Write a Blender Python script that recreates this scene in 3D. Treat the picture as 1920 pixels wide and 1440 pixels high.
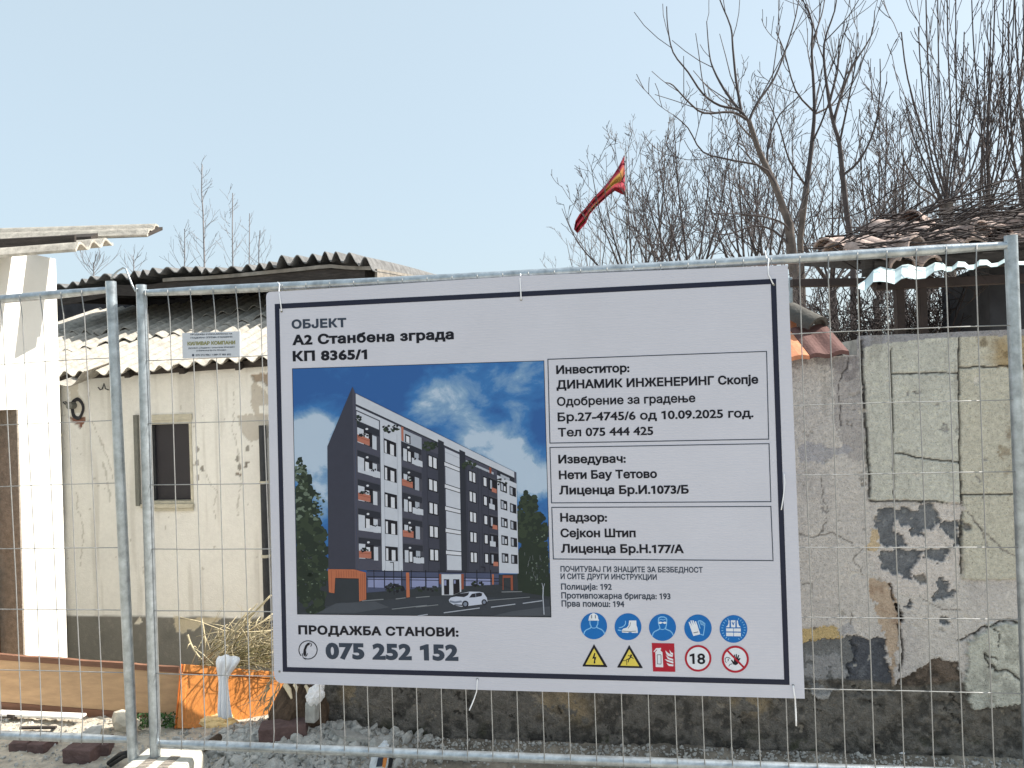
import bpy, bmesh, math, random
import numpy as np
from mathutils import Vector, Matrix, geometry

S = bpy.context.scene
C = S.collection
for _o in list(bpy.data.objects):
    bpy.data.objects.remove(_o)

# ------------------------------------------------------------------ camera
F = 1390.0                       # focal length in pixels of a 1920 wide frame
PITCH, ROLL, CAMZ = 0.0061, -0.0329, 1.67
_A = Vector((1, 0, 0))
_B = Vector((0, -math.sin(PITCH), math.cos(PITCH)))
_FW = Vector((0, math.cos(PITCH), math.sin(PITCH)))
_c, _s = math.cos(ROLL), math.sin(ROLL)
CR = _A * _c + _B * _s
CU = -_A * _s + _B * _c
CAM = Vector((0, 0, CAMZ))
cam = bpy.data.cameras.new('camera')
cam.sensor_width = 36.0
cam.lens = F / 1920.0 * 36.0
cam.clip_start = 0.05
cam.clip_end = 2000.0
camo = bpy.data.objects.new('camera', cam)
C.objects.link(camo)
camo.matrix_world = Matrix(((CR.x, CU.x, -_FW.x, 0), (CR.y, CU.y, -_FW.y, 0), (CR.z, CU.z, -_FW.z, CAMZ), (0, 0, 0, 1)))
S.camera = camo

# ------------------------------------------------------------------ light
SUN_AZ = math.atan2(1.0, 0.10)   # measured from +Y towards +X
SUN_EL = math.radians(43)
SUN = Vector((math.sin(SUN_AZ) * math.cos(SUN_EL), math.cos(SUN_AZ) * math.cos(SUN_EL), math.sin(SUN_EL)))
W = bpy.data.worlds.new('World')
S.world = W
W.use_nodes = True
_nt = W.node_tree
_bg = _nt.nodes['Background']
_sky = _nt.nodes.new('ShaderNodeTexSky')
_sky.sky_type = 'NISHITA'
_sky.sun_disc = False
_sky.sun_elevation = SUN_EL
_sky.sun_rotation = SUN_AZ
_sky.altitude = 250.0
_sky.air_density = 1.0
_sky.dust_density = 4.5
_sky.ozone_density = 1.6
# thin spring haze whitens the whole sky
_mx = _nt.nodes.new('ShaderNodeMix')
_mx.data_type = 'RGBA'
_mx.inputs[0].default_value = 0.72
_mx.inputs[7].default_value = (2.72, 3.27, 3.50, 1)
_nt.links.new(_sky.outputs[0], _mx.inputs[6])
_nt.links.new(_mx.outputs[2], _bg.inputs[0])
_bg.inputs[1].default_value = 0.13
_l = bpy.data.lights.new('sun', 'SUN')
_l.energy = 4.6
_l.angle = math.radians(0.53)
_l.color = (1.0, 0.94, 0.85)
suno = bpy.data.objects.new('sun', _l)
C.objects.link(suno)
suno.rotation_euler = (-SUN).to_track_quat('-Z', 'Y').to_euler()
S.view_settings.view_transform = 'Standard'
S.view_settings.look = 'None'
S.view_settings.exposure = 1.0
S.view_settings.gamma = 1.0
S.view_settings.use_curve_mapping = False
S.cycles.max_bounces = 6
S.cycles.transparent_max_bounces = 6

# ------------------------------------------------------------------ helpers
def ray(px, py):
    X = (px - 960.0) / F
    U = -(py - 720.0) / F
    a = _c * X - _s * U
    b = _s * X + _c * U
    return _FW + _A * a + _B * b

def P(px, py, Y):                # point seen at photo pixel px,py at depth Y
    d = ray(px, py)
    return CAM + d * (Y / d.y)

def onplane(px, py, o, n):
    d = ray(px, py)
    return CAM + d * ((o - CAM).dot(n) / d.dot(n))

def onground(px, py, z=0.0):
    return onplane(px, py, Vector((0, 0, z)), Vector((0, 0, 1)))

def lin(c):
    c = c / 255.0
    return c / 12.92 if c <= 0.04045 else ((c + 0.055) / 1.055) ** 2.4

def rgb(r, g, b, k=1.0):
    return (min(1, lin(r) * k), min(1, lin(g) * k), min(1, lin(b) * k), 1.0)

def _h(i, j, seed):
    n = (i.astype(np.int64) * 374761393 + j.astype(np.int64) * 668265263 + seed * 974711) & 0xffffffff
    n = ((n ^ (n >> 13)) * 1274126177) & 0xffffffff
    n = (n ^ (n >> 16)) & 0xffffffff
    return n / 4294967295.0

def vnoise(x, y, seed=0):
    i = np.floor(x); j = np.floor(y)
    u = x - i; v = y - j
    u = u * u * (3 - 2 * u); v = v * v * (3 - 2 * v)
    a = _h(i, j, seed); b = _h(i + 1, j, seed); c = _h(i, j + 1, seed); d = _h(i + 1, j + 1, seed)
    return (a * (1 - u) + b * u) * (1 - v) + (c * (1 - u) + d * u) * v

def fbm(x, y, seed=0, oct=5, gain=0.5):
    t = 0; amp = 1; tot = 0
    for k in range(oct):
        t = t + amp * vnoise(x * 2 ** k + 17.3 * k, y * 2 ** k - 9.1 * k, seed + k)
        tot += amp; amp *= gain
    return t / tot

def inpoly(x, y, poly):
    r = np.zeros(x.shape, bool)
    n = len(poly)
    for k in range(n):
        x0, y0 = poly[k]; x1, y1 = poly[(k + 1) % n]
        if y0 == y1: continue
        c = (y0 > y) != (y1 > y)
        r ^= c & (x < (x1 - x0) * (y - y0) / (y1 - y0) + x0)
    return r

class MB:
    def __init__(s):
        s.v = []; s.f = []; s.m = []; s.c = []
    def box(s, o, ax, ay, az, mi=0):      # o corner, three edge vectors
        b = len(s.v)
        for k in range(8):
            p = Vector(o)
            if k & 1: p = p + ax
            if k & 2: p = p + ay
            if k & 4: p = p + az
            s.v.append(tuple(p))
        fl = ax.cross(ay).dot(az) < 0
        for q in ((0, 2, 3, 1), (4, 5, 7, 6), (0, 1, 5, 4), (2, 6, 7, 3), (0, 4, 6, 2), (1, 3, 7, 5)):
            q = q[::-1] if fl else q
            s.f.append(tuple(b + i for i in q)); s.m.append(mi)
    def tube(s, pts, rad, n=6, mi=0, cap=True):
        m = len(pts)
        b = len(s.v)
        prev = None
        for i in range(m):
            p = pts[i]
            t = (pts[min(i + 1, m - 1)] - pts[max(i - 1, 0)])
            if t.length < 1e-9: t = Vector((0, 0, 1))
            t.normalize()
            if prev is None:
                a = Vector((0, 0, 1)) if abs(t.z) < 0.9 else Vector((1, 0, 0))
                x = t.cross(a).normalized()
            else:
                x = prev - t * prev.dot(t)
                if x.length < 1e-6: x = t.orthogonal()
                x.normalize()
            prev = x
            y = t.cross(x)
            r = rad[i] if isinstance(rad, (list, tuple)) else rad
            for k in range(n):
                an = 2 * math.pi * k / n
                q = p + (x * math.cos(an) + y * math.sin(an)) * r
                s.v.append((q.x, q.y, q.z))
        for i in range(m - 1):
            for k in range(n):
                k2 = (k + 1) % n
                s.f.append((b + i * n + k, b + i * n + k2, b + (i + 1) * n + k2, b + (i + 1) * n + k)); s.m.append(mi)
        if cap:
            s.f.append(tuple(b + k for k in range(n))[::-1]); s.m.append(mi)
            s.f.append(tuple(b + (m - 1) * n + k for k in range(n))); s.m.append(mi)
    def poly(s, pts, mi=0):
        b = len(s.v)
        s.v += [tuple(p) for p in pts]
        s.f.append(tuple(range(b, b + len(pts)))); s.m.append(mi)
    def prism(s, pts, off, mi=0):         # polygon extruded by the vector off
        b = len(s.v); n = len(pts)
        s.v += [tuple(p) for p in pts] + [tuple(Vector(p) + off) for p in pts]
        s.f.append(tuple(range(b, b + n))); s.m.append(mi)
        s.f.append(tuple(range(b + 2 * n - 1, b + n - 1, -1))); s.m.append(mi)
        for k in range(n):
            k2 = (k + 1) % n
            s.f.append((b + k2, b + k, b + n + k, b + n + k2)); s.m.append(mi)
    def grid(s, rows, mi=0, closed=False):
        b = len(s.v); nr = len(rows); nc = len(rows[0])
        for r in rows: s.v += [tuple(p) for p in r]
        for i in range(nr - 1):
            for j in range(nc - 1 + (1 if closed else 0)):
                j2 = (j + 1) % nc
                s.f.append((b + i * nc + j, b + i * nc + j2, b + (i + 1) * nc + j2, b + (i + 1) * nc + j)); s.m.append(mi)
    def rock(s, c, r, rng, sub=1, sq=(1, 1, 1), mi=0, rough=0.28):
        V, Fc = ICO[sub]
        b = len(s.v)
        ax = Vector((rng.uniform(-1, 1), rng.uniform(-1, 1), rng.uniform(-1, 1))).normalized()
        R = Matrix.Rotation(rng.uniform(0, 6.28), 3, ax)
        for v in V:
            k = 1 + rng.uniform(-rough, rough)
            q = R @ Vector((v[0] * sq[0] * k, v[1] * sq[1] * k, v[2] * sq[2] * k)) * r
            s.v.append((c.x + q.x, c.y + q.y, c.z + q.z))
        for f in Fc:
            s.f.append(tuple(b + i for i in f)); s.m.append(mi)

def _ico(sub):
    bm = bmesh.new()
    bmesh.ops.create_icosphere(bm, subdivisions=sub, radius=1.0)
    r = ([tuple(v.co) for v in bm.verts], [tuple(v.index for v in f.verts) for f in bm.faces])
    bm.free()
    return r
ICO = {1: _ico(1), 2: _ico(2), 3: _ico(3), 4: _ico(4)}

def tag(o, label=None, cat=None, group=None, kind=None):
    if label: o['label'] = label
    if cat: o['category'] = cat
    if group: o['group'] = group
    if kind: o['kind'] = kind
    return o

def thing(name, loc, label, cat, group=None):
    o = bpy.data.objects.new(name, None)
    o.empty_display_size = 0.1
    C.objects.link(o)
    o.location = loc
    return tag(o, label, cat, group)

def worldloc(o):
    l = Vector((0, 0, 0))
    while o is not None:
        l += Vector(o.location); o = o.parent
    return l

def obj(name, mb, mats, parent=None, smooth=False, loc=None, auto=None, bevel=0):
    """link the collected shape (world coordinates) as ONE mesh object"""
    me = bpy.data.meshes.new(name)
    base = worldloc(parent) if parent is not None else Vector(loc) if loc is not None else Vector((0, 0, 0))
    if parent is not None and loc is not None: base = Vector(loc)
    vs = np.array(mb.v, float).reshape(-1, 3) - np.array(base)
    me.from_pydata(vs.tolist(), [], mb.f)
    for m in (mats if isinstance(mats, (list, tuple)) else [mats]): me.materials.append(m)
    if len(me.materials) > 1: me.polygons.foreach_set('material_index', mb.m)
    if smooth: me.polygons.foreach_set('use_smooth', [True] * len(me.polygons))
    if mb.c:
        a = me.color_attributes.new('Col', 'FLOAT_COLOR', 'POINT')
        a.data.foreach_set('color', np.array(mb.c, np.float32).ravel())
    me.update()
    o = bpy.data.objects.new(name, me)
    C.objects.link(o)
    if parent is not None:
        o.parent = parent
        o.location = base - worldloc(parent)
    else:
        o.location = base
    if auto:
        m = me; m.polygons.foreach_set('use_smooth', [True] * len(m.polygons))
        try: m.set_sharp_from_angle(angle=math.radians(auto))
        except Exception: pass
    if bevel:
        bv = o.modifiers.new('bevel', 'BEVEL'); bv.width = bevel; bv.segments = 2; bv.limit_method = 'ANGLE'
    return o

def np_mesh(name, V, Fq, mats, parent=None, cols=None, smooth=True, loc=(0, 0, 0)):
    me = bpy.data.meshes.new(name)
    base = worldloc(parent) if parent is not None else Vector(loc)
    V = V - np.array(base)
    me.vertices.add(len(V)); me.vertices.foreach_set('co', V.astype(np.float32).ravel())
    nf = len(Fq)
    me.loops.add(nf * 4); me.loops.foreach_set('vertex_index', Fq.astype(np.int32).ravel())
    me.polygons.add(nf)
    me.polygons.foreach_set('loop_start', np.arange(0, nf * 4, 4, dtype=np.int32))
    me.polygons.foreach_set('use_smooth', np.full(nf, smooth))
    me.update(calc_edges=True)
    for m in (mats if isinstance(mats, (list, tuple)) else [mats]): me.materials.append(m)
    if cols is not None:
        a = me.color_attributes.new('Col', 'FLOAT_COLOR', 'POINT')
        a.data.foreach_set('color', np.concatenate([cols, np.ones((len(cols), 1))], 1).astype(np.float32).ravel())
    o = bpy.data.objects.new(name, me)
    C.objects.link(o)
    if parent is not None: o.parent = parent
    else: o.location = base
    return o

def gridfaces(nu, nv):
    i, j = np.meshgrid(np.arange(nu - 1), np.arange(nv - 1), indexing='ij')
    a = (i * nv + j).ravel()
    return np.stack([a, a + nv, a + nv + 1, a + 1], 1)

# ------------------------------------------------------------------ materials
def material(name, col, rough=0.8, var=0.25, scale=8.0, bump=0.0, bscale=60.0, metal=0.0, col2=None, attr=False, spec=0.3, detail=6.0, sss=0.0, streak=None):
    m = bpy.data.materials.new(name)
    m.use_nodes = True
    nt = m.node_tree; N = nt.nodes; L = nt.links
    p = N['Principled BSDF']
    p.inputs['Roughness'].default_value = rough
    p.inputs['Metallic'].default_value = metal
    p.inputs['Specular IOR Level'].default_value = spec
    tc = N.new('ShaderNodeTexCoord')
    src = tc.outputs['Object']
    if streak:
        mp = N.new('ShaderNodeMapping'); mp.inputs['Scale'].default_value = streak
        L.new(src, mp.inputs['Vector']); src = mp.outputs[0]
    nz = N.new('ShaderNodeTexNoise'); nz.inputs['Scale'].default_value = scale; nz.inputs['Detail'].default_value = detail
    nz.inputs['Roughness'].default_value = 0.65
    L.new(src, nz.inputs['Vector'])
    ramp = N.new('ShaderNodeMapRange'); ramp.inputs[1].default_value = 0.3; ramp.inputs[2].default_value = 0.7
    L.new(nz.outputs[0], ramp.inputs[0])
    mx = N.new('ShaderNodeMix'); mx.data_type = 'RGBA'
    L.new(ramp.outputs[0], mx.inputs[0])
    if attr:
        at = N.new('ShaderNodeVertexColor'); at.layer_name = 'Col'
        lo = N.new('ShaderNodeMix'); lo.data_type = 'RGBA'; lo.blend_type = 'MULTIPLY'; lo.inputs[0].default_value = 1.0
        lo.inputs[7].default_value = (1 - var, 1 - var, 1 - var, 1)
        L.new(at.outputs[0], lo.inputs[6]); L.new(lo.outputs[2], mx.inputs[6]); L.new(at.outputs[0], mx.inputs[7])
    else:
        c = list(col)
        d = list(col2) if col2 else [min(1, x * (1 + var)) for x in c[:3]] + [1]
        mx.inputs[6].default_value = [x * (1 - var) for x in c[:3]] + [1]
        mx.inputs[7].default_value = d
    L.new(mx.outputs[2], p.inputs['Base Color'])
    if attr and bump >= 1.0:                 # a second, finer grain of pits and grit
        n2 = N.new('ShaderNodeTexNoise'); n2.inputs['Scale'].default_value = 210; n2.inputs['Detail'].default_value = 3
        L.new(tc.outputs['Object'], n2.inputs['Vector'])
        r2 = N.new('ShaderNodeMapRange'); r2.inputs[1].default_value = .32; r2.inputs[2].default_value = .44; r2.inputs[3].default_value = .62; r2.inputs[4].default_value = 1.0
        L.new(n2.outputs[0], r2.inputs[0])
        m2 = N.new('ShaderNodeMix'); m2.data_type = 'RGBA'; m2.blend_type = 'MULTIPLY'; m2.inputs[0].default_value = 1.0
        L.new(mx.outputs[2], m2.inputs[6]); L.new(r2.outputs[0], m2.inputs[7]); L.new(m2.outputs[2], p.inputs['Base Color'])
    if bump > 0:
        nb = N.new('ShaderNodeTexNoise'); nb.inputs['Scale'].default_value = bscale; nb.inputs['Detail'].default_value = 5
        L.new(tc.outputs['Object'], nb.inputs['Vector'])
        b = N.new('ShaderNodeBump'); b.inputs['Strength'].default_value = bump; b.inputs['Distance'].default_value = 0.01
        L.new(nb.outputs[0], b.inputs['Height']); L.new(b.outputs[0], p.inputs['Normal'])
    return m

M = {}
M['zinc'] = material('galvanised_steel', rgb(168, 176, 182), 0.40, 0.34, 22, 0.10, 160, metal=0.75, spec=0.5)
M['wire'] = material('galvanised_wire', rgb(156, 157, 157), 0.6, 0.15, 40, metal=0.6, spec=0.5)
M['ties'] = material('white_nylon', rgb(235, 238, 244), 0.4, 0.03, 10)
M['concrete_white'] = material('pale_concrete', rgb(204, 200, 188), 0.85, 0.14, 14, 0.25, 90)
M['ground'] = material('crushed_stone_dust', None, 0.95, 0.30, 26, 0.8, 110, attr=True, spec=0.15)
M['wallpaint'] = material('peeling_plaster', None, 0.92, 0.34, 60, 1.0, 120, attr=True, spec=0.12)
M['housewall'] = material('cream_render', None, 0.92, 0.10, 30, 0.3, 90, attr=True, spec=0.12)
M['white'] = material('white_paint', rgb(238, 236, 230), 0.85, 0.05, 5, 0.1, 120)
M['asb'] = material('weathered_fibre_cement', rgb(167, 162, 153), 0.93, 0.34, 16, 0.55, 120, spec=0.12)
M['asb_dark'] = material('shaded_fibre_cement', rgb(112, 112, 112), 0.93, 0.35, 12, 0.4, 100, spec=0.12)  # darker sheet colour carries the backlit shade of the upper roof
M['timber_dark'] = material('dark_timber_and_shade', rgb(62, 57, 54), 0.9, 0.4, 10, 0.3, 80, streak=(1, 1, 6))
M['timber_grey'] = material('grey_timber', rgb(138, 132, 124), 0.9, 0.3, 12, 0.3, 80)
M['darkrender'] = material('dark_render', rgb(58, 58, 62), 0.95, 0.3, 6)
M['pane'] = material('dark_glass', rgb(50, 48, 54), 0.28, 0.1, 3, spec=0.35)
M['frame'] = material('old_cream_paint', rgb(196, 190, 172), 0.8, 0.15, 18, 0.2, 90)
M['greypipe'] = material('grey_pipe', rgb(120, 120, 114), 0.7, 0.2, 14)
M['darkpipe'] = material('dark_pipe', rgb(58, 60, 64), 0.7, 0.2, 14)
M['doorwood'] = material('weathered_door_wood', rgb(112, 84, 66), 0.85, 0.45, 22, 0.4, 60, streak=(6, 6, 0.8))
M['reveal'] = material('grey_shaded_render', rgb(146, 138, 128), 0.95, 0.25, 30, 0.6, 90)
M['yellowstrip'] = material('yellow_timber', rgb(214, 160, 76), 0.8, 0.15, 20)
M['tanboard'] = material('tan_chipboard', rgb(190, 156, 120), 0.75, 0.16, 7, 0.1, 150, streak=(1, 1, 5))
M['tanlip'] = material('brown_board_edge', rgb(124, 90, 72), 0.8, 0.2, 9, streak=(1, 1, 7))
M['orange'] = material('orange_varnished_wood', rgb(206, 132, 66), 0.5, 0.26, 10, 0.06, 60, streak=(14, 14, 1.2), spec=0.4)
M['orange_dark'] = material('orange_wood_groove', rgb(196, 104, 40), 0.6, 0.15, 10)
M['cloth'] = material('white_cloth', rgb(238, 238, 240), 0.9, 0.04, 12, 0.15, 60)
M['creamcloth'] = material('cream_rag', rgb(246, 214, 158), 0.9, 0.15, 20, 0.3, 60)
M['straw'] = material('dry_straw_twig', rgb(186, 174, 144), 0.85, 0.3, 20)
M['straw2'] = material('green_brown_twig', rgb(120, 114, 82), 0.85, 0.3, 20)
M['stump'] = material('dark_bark', rgb(84, 70, 58), 0.95, 0.5, 20, 1.0, 50, streak=(1, 1, 0.4))
M['palewood'] = material('split_pale_wood', rgb(222, 206, 176), 0.85, 0.2, 20)
M['brick'] = material('purple_brown_brick', rgb(98, 80, 78), 0.9, 0.25, 18, 0.4, 90)
M['stone'] = material('beige_stone', rgb(206, 196, 178), 0.93, 0.22, 20, 0.6, 70)
M['rubble'] = material('grey_rubble', rgb(176, 176, 172), 0.95, 0.35, 12, 0.6, 80, spec=0.15)
M['leaf'] = material('dark_green_leaf', rgb(62, 92, 48), 0.6, 0.5, 30)
M['blackplastic'] = material('black_plastic', rgb(32, 33, 36), 0.5, 0.2, 20)
M['steelbrown'] = material('brown_painted_steel', rgb(56, 46, 44), 0.7, 0.25, 12)
M['palesheet'] = material('pale_painted_sheet', rgb(206, 224, 226), 0.45, 0.06, 6, spec=0.4)
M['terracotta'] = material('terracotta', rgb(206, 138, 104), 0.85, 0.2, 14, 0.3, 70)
M['purpletile'] = material('purple_brown_tile', rgb(104, 76, 72), 0.85, 0.22, 10, 0.3, 70)
M['darktile'] = material('mossy_dark_tile', rgb(86, 84, 80), 0.9, 0.3, 14, 0.4, 70)
M['paletile'] = material('lichen_pale_tile', rgb(168, 150, 142), 0.9, 0.45, 22, 0.4, 70)
M['bark'] = material('grey_bark', rgb(98, 90, 86), 0.9, 0.35, 9, 0.4, 40)
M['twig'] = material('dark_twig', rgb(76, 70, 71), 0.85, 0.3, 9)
M['twigfar'] = material('far_twig', rgb(132, 130, 133), 0.9, 0.3, 5)  # lighter twig colour carries the haze of distance
M['vine'] = material('dead_vine', rgb(54, 48, 48), 0.9, 0.4, 9)
M['flagcloth'] = material('flag_cloth', None, 0.8, 0.12, 10, attr=True)
M['log'] = material('cut_log_end', rgb(170, 160, 146), 0.9, 0.3, 40)
# ------------------------------------------------------------------ ground
# right boundary wall front line : Y = WY0 + WM * X
WY0, WM = 3.465, -0.1505
wall_d = Vector((1, WM, 0)).normalized()
wall_n = Vector((WM, -1, 0)).normalized()
WO = Vector((0, WY0, 0))
WALL_X0 = -0.86

def ground_z(x, y):
    x = np.asarray(x, float); y = np.asarray(y, float)
    z = 0.012 * (fbm(x * 3, y * 3, 3, 4) - 0.5) * 2 * np.clip((12 - np.abs(y - 4)) / 8, 0.2, 1)
    dip = np.clip((y - 4.18) / 0.5, 0, 1); dip = dip * dip * (3 - 2 * dip)
    side = np.clip((-0.95 - x) / 0.3, 0, 1)
    z = z - 0.62 * dip * side * np.clip((11 - y) / 2, 0, 1)
    # heap of rubble at the broken end of the wall
    hx, hy = -1.06, 3.52
    z = z + 0.085 * np.exp(-(((x - hx) / 0.34) ** 2 + ((y - hy) / 0.17) ** 2))
    # gravel banked against the foot of the wall
    wy = WY0 + WM * x
    z = z + 0.03 * np.exp(-((y - wy + 0.02) / 0.10) ** 2) * (x > -0.9)
    return z

def _axis(parts):
    out = []
    for a, b, n in parts: out += list(np.linspace(a, b, n, endpoint=False))
    return np.array(out + [parts[-1][1]])
gx = _axis([(-400, -60, 8), (-60, -12, 14), (-12, -3.4, 40), (-3.4, 2.6, 420), (2.6, 12, 40), (12, 60, 14), (60, 400, 8)])
gy = _axis([(-60, -4, 10), (-4, 2.4, 24), (2.4, 4.5, 190), (4.5, 12, 60), (12, 60, 20), (60, 700, 12)])
GX, GY = np.meshgrid(gx, gy, indexing='ij')
GZ = ground_z(GX, GY)
near = ((GX > -3.6) & (GX < 2.8) & (GY > 2.3) & (GY < 4.6))
GZ = GZ + np.where(near, 0.010 * (fbm(GX * 38, GY * 38, 9, 3) - 0.5) * 2, 0)
t = fbm(GX * 5, GY * 5, 21, 5)[..., None]
t2 = fbm(GX * 45, GY * 45, 22, 3)[..., None]
gc = np.array(rgb(182, 175, 163)[:3]) * (1 - t) + np.array(rgb(216, 206, 188)[:3]) * t
gc = gc * (0.72 + 0.5 * t2)
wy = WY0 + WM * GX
wall_shade = (np.clip(1.25 - np.abs(GY - wy) / 0.45, 0, 1) * np.clip((GX + 0.9) / .5, 0, 1) * np.clip(.55 + 1.2 * (fbm(GX * 7, GY * 7, 25, 4) - .3), 0, 1))[..., None]
gc = gc * (1 - 0.66 * wall_shade)  # shade beside the right wall darkened into the ground colour
farm = np.clip((np.maximum(np.abs(GX) - 4.5, GY - 9)) / 4, 0, 1)[..., None]
gc = gc * (1 - farm) + farm * (np.array(rgb(128, 118, 94)[:3]) * (.6 + .8 * fbm(GX * .7, GY * .7, 27, 5)[..., None]))
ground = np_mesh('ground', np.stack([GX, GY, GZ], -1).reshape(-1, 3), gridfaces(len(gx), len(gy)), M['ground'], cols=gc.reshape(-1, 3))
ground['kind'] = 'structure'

# ------------------------------------------------------------------ site fence panels
def fence_panel(bl, d, up, width, height, sag, label, wire0, nwires, rows, post_top=0.035, post_bottom=0.17, hookup=False):
    n = d.cross(up).normalized()
    if n.y > 0: n = -n
    t = thing('site_fence_panel', (bl + d * (width / 2) - Vector((0, 0, bl.z))), label, 'fence panel', 'mesh panels of the site fence')
    for s in (0, 1):
        b = bl + d * (width * s)
        mb = MB()
        p0 = b - up * post_bottom; p1 = b + up * (height + post_top)
        mb.tube([p0, p0.lerp(p1, .5), p1], 0.0215, 20, 0, cap=False)
        # flattened open pipe mouth
        mb.tube([p1, p1 - up * 0.004], 0.0195, 20, 0, cap=True)
        obj('post', mb, M['zinc'], t, auto=50)
    for k in (0, 1):
        mb = MB()
        pts = []
        for i in range(15):
            a = i / 14
            w = width * (0.004 + 0.992 * a)
            pts.append(bl + d * w + up * (height * k) - up * (sag[k] * math.sin(math.pi * a)))
        mb.tube(pts, [0.0135] + [0.0188] * 13 + [0.0135], 18, 0)
        obj('rail', mb, M['zinc'], t, auto=50)
    mb = MB()
    rng = random.Random(5)
    for i in range(nwires):
        s = wire0 + i * (width - 0.0) / 33.5
        if s > width - 0.03 or s < 0.02: continue
        a = s / width
        j = rng.uniform(-.002, .002)
        pts = [bl + d * s + up * (-0.016) + n * 0.019, bl + d * (s + j) + up * height * .35 + n * 0.004 + n * rng.uniform(-.004, .004),
               bl + d * (s - j) + up * height * .7 + n * 0.004, bl + d * s + up * (height - sag[1] * math.sin(math.pi * a) + 0.006) + n * 0.019]
        pts = [pts[0], pts[0].lerp(pts[1], .12) - n * 0.012] + pts[1:3] + [pts[3] - up * .10 - n * .012, pts[3]]
        mb.tube(pts, 0.0021, 6, 0)
    for h in rows:
        pts = [bl + d * (width * i / 16) + up * (h + rng.uniform(-.0015, .0015)) + n * 0.009 for i in range(17)]
        mb.tube(pts, 0.0021, 6, 0)
    obj('wire_mesh', mb, M['wire'], t, smooth=True)
    return t, n

PYAW = -0.141
pd = Vector((math.cos(PYAW), math.sin(PYAW), 0))
pu = Vector((0, 0, 1))
pbl = Vector((-1.5846, 3.1954, CAMZ - 1.4721))
pn = Vector((pd.y, -pd.x, 0))            # towards the viewer
# wire phase: a wire passes photo pixel 379,1145
def panel_uv(px, py, off=0.0):
    q = onplane(px, py, pbl + pn * off, pn) - pbl
    return q.dot(pd), q.z
w_a = panel_uv(379, 1145)[0]
step = 3.46 / 33.5
w0 = w_a - step * int(w_a / step)
rows = [panel_uv(400, y)[1] for y in (671, 791, 907.5, 1028.5, 1145, 1264)]
rows += [rows[-1] - (rows[-2] - rows[-1])] if False else []
panel, _ = fence_panel(pbl, pd, pu, 3.46, 1.9363, (0.004, 0.010), 'galvanised mesh fence panel with the big white site board hung on it', w0, 36, rows)

# the neighbouring panel on the left leans a little and runs out of the picture
_tr = P(208.5, 543, 3.19); _br = P(248, 1387, 3.19)
lu = (_tr - _br); lh = lu.length; lu.normalize()
ld = Vector((0.983, -0.182, 0)); ld = (ld - lu * ld.dot(lu)).normalized()
lbl = _br - ld * 3.46
ln = Vector((ld.y, -ld.x, 0)).normalized()
def lpanel_uv(px, py):
    q = onplane(px, py, lbl, ln) - lbl
    return q.dot(ld), q.dot(lu)
lw = lpanel_uv(118, 1350)[0]
lw0 = lw - step * int(lw / step)
lrows = [lpanel_uv(160, y)[1] for y in (674, 790, 907, 1026, 1142, 1258)]
fence_panel(lbl, ld, lu, 3.46, lh, (0.006, 0.006), 'galvanised mesh fence panel in front of the white building, no board on it', lw0, 36, lrows)

# bent wire that couples the two panels
mb = MB()
cl = [P(x, y, 3.17) for x, y in ((209, 524), (211, 517), (221, 508), (231, 502), (236, 504), (242, 520), (248, 535), (254, 546), (257, 540))]
mb.tube(cl, 0.0042, 8)
tag(obj('fence_coupler', mb, M['zinc'], loc=cl[4], smooth=True), 'bent wire coupler bridging the tops of two fence posts', 'coupler')

# concrete foot under the two posts
fc = Vector((-1.548, 3.13, 0))
t = thing('concrete_block', fc, 'pale concrete weight block at the foot of the two middle posts', 'block')
mb = MB()
fx = pd; fy = Vector((-pd.y, pd.x, 0))
L2, Wd, Ht = 0.155, 0.135, 0.14
prof = [(-Wd, 0), (-Wd, 0.12), (-Wd * 0.94, Ht), (Wd * 0.94, Ht), (Wd, 0.12), (Wd, 0)]
def fp(u, v, z): return fc + fx * u + fy * v + Vector((0, 0, z))
ringsA = []
for v, k in ((-L2, 0.9), (-L2 + .03, 1), (L2 - .03, 1), (L2, 0.9)):
    ringsA.append([fp(u * k, v, z * (0.92 if k < 1 else 1)) for u, z in prof])
mb.grid(ringsA, closed=True)
mb.poly(ringsA[0][::-1]); mb.poly(ringsA[-1])
obj('block', mb, M['concrete_white'], t, bevel=0.006)
for s in (-1, 1):
    mb = MB()
    mb.box(fp(s * 0.045 - 0.022, -0.06, Ht - 0.012), fx * 0.044, fy * 0.13, Vector((0, 0, 0.014)))
    obj('socket', mb, M['reveal'], t)
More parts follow.
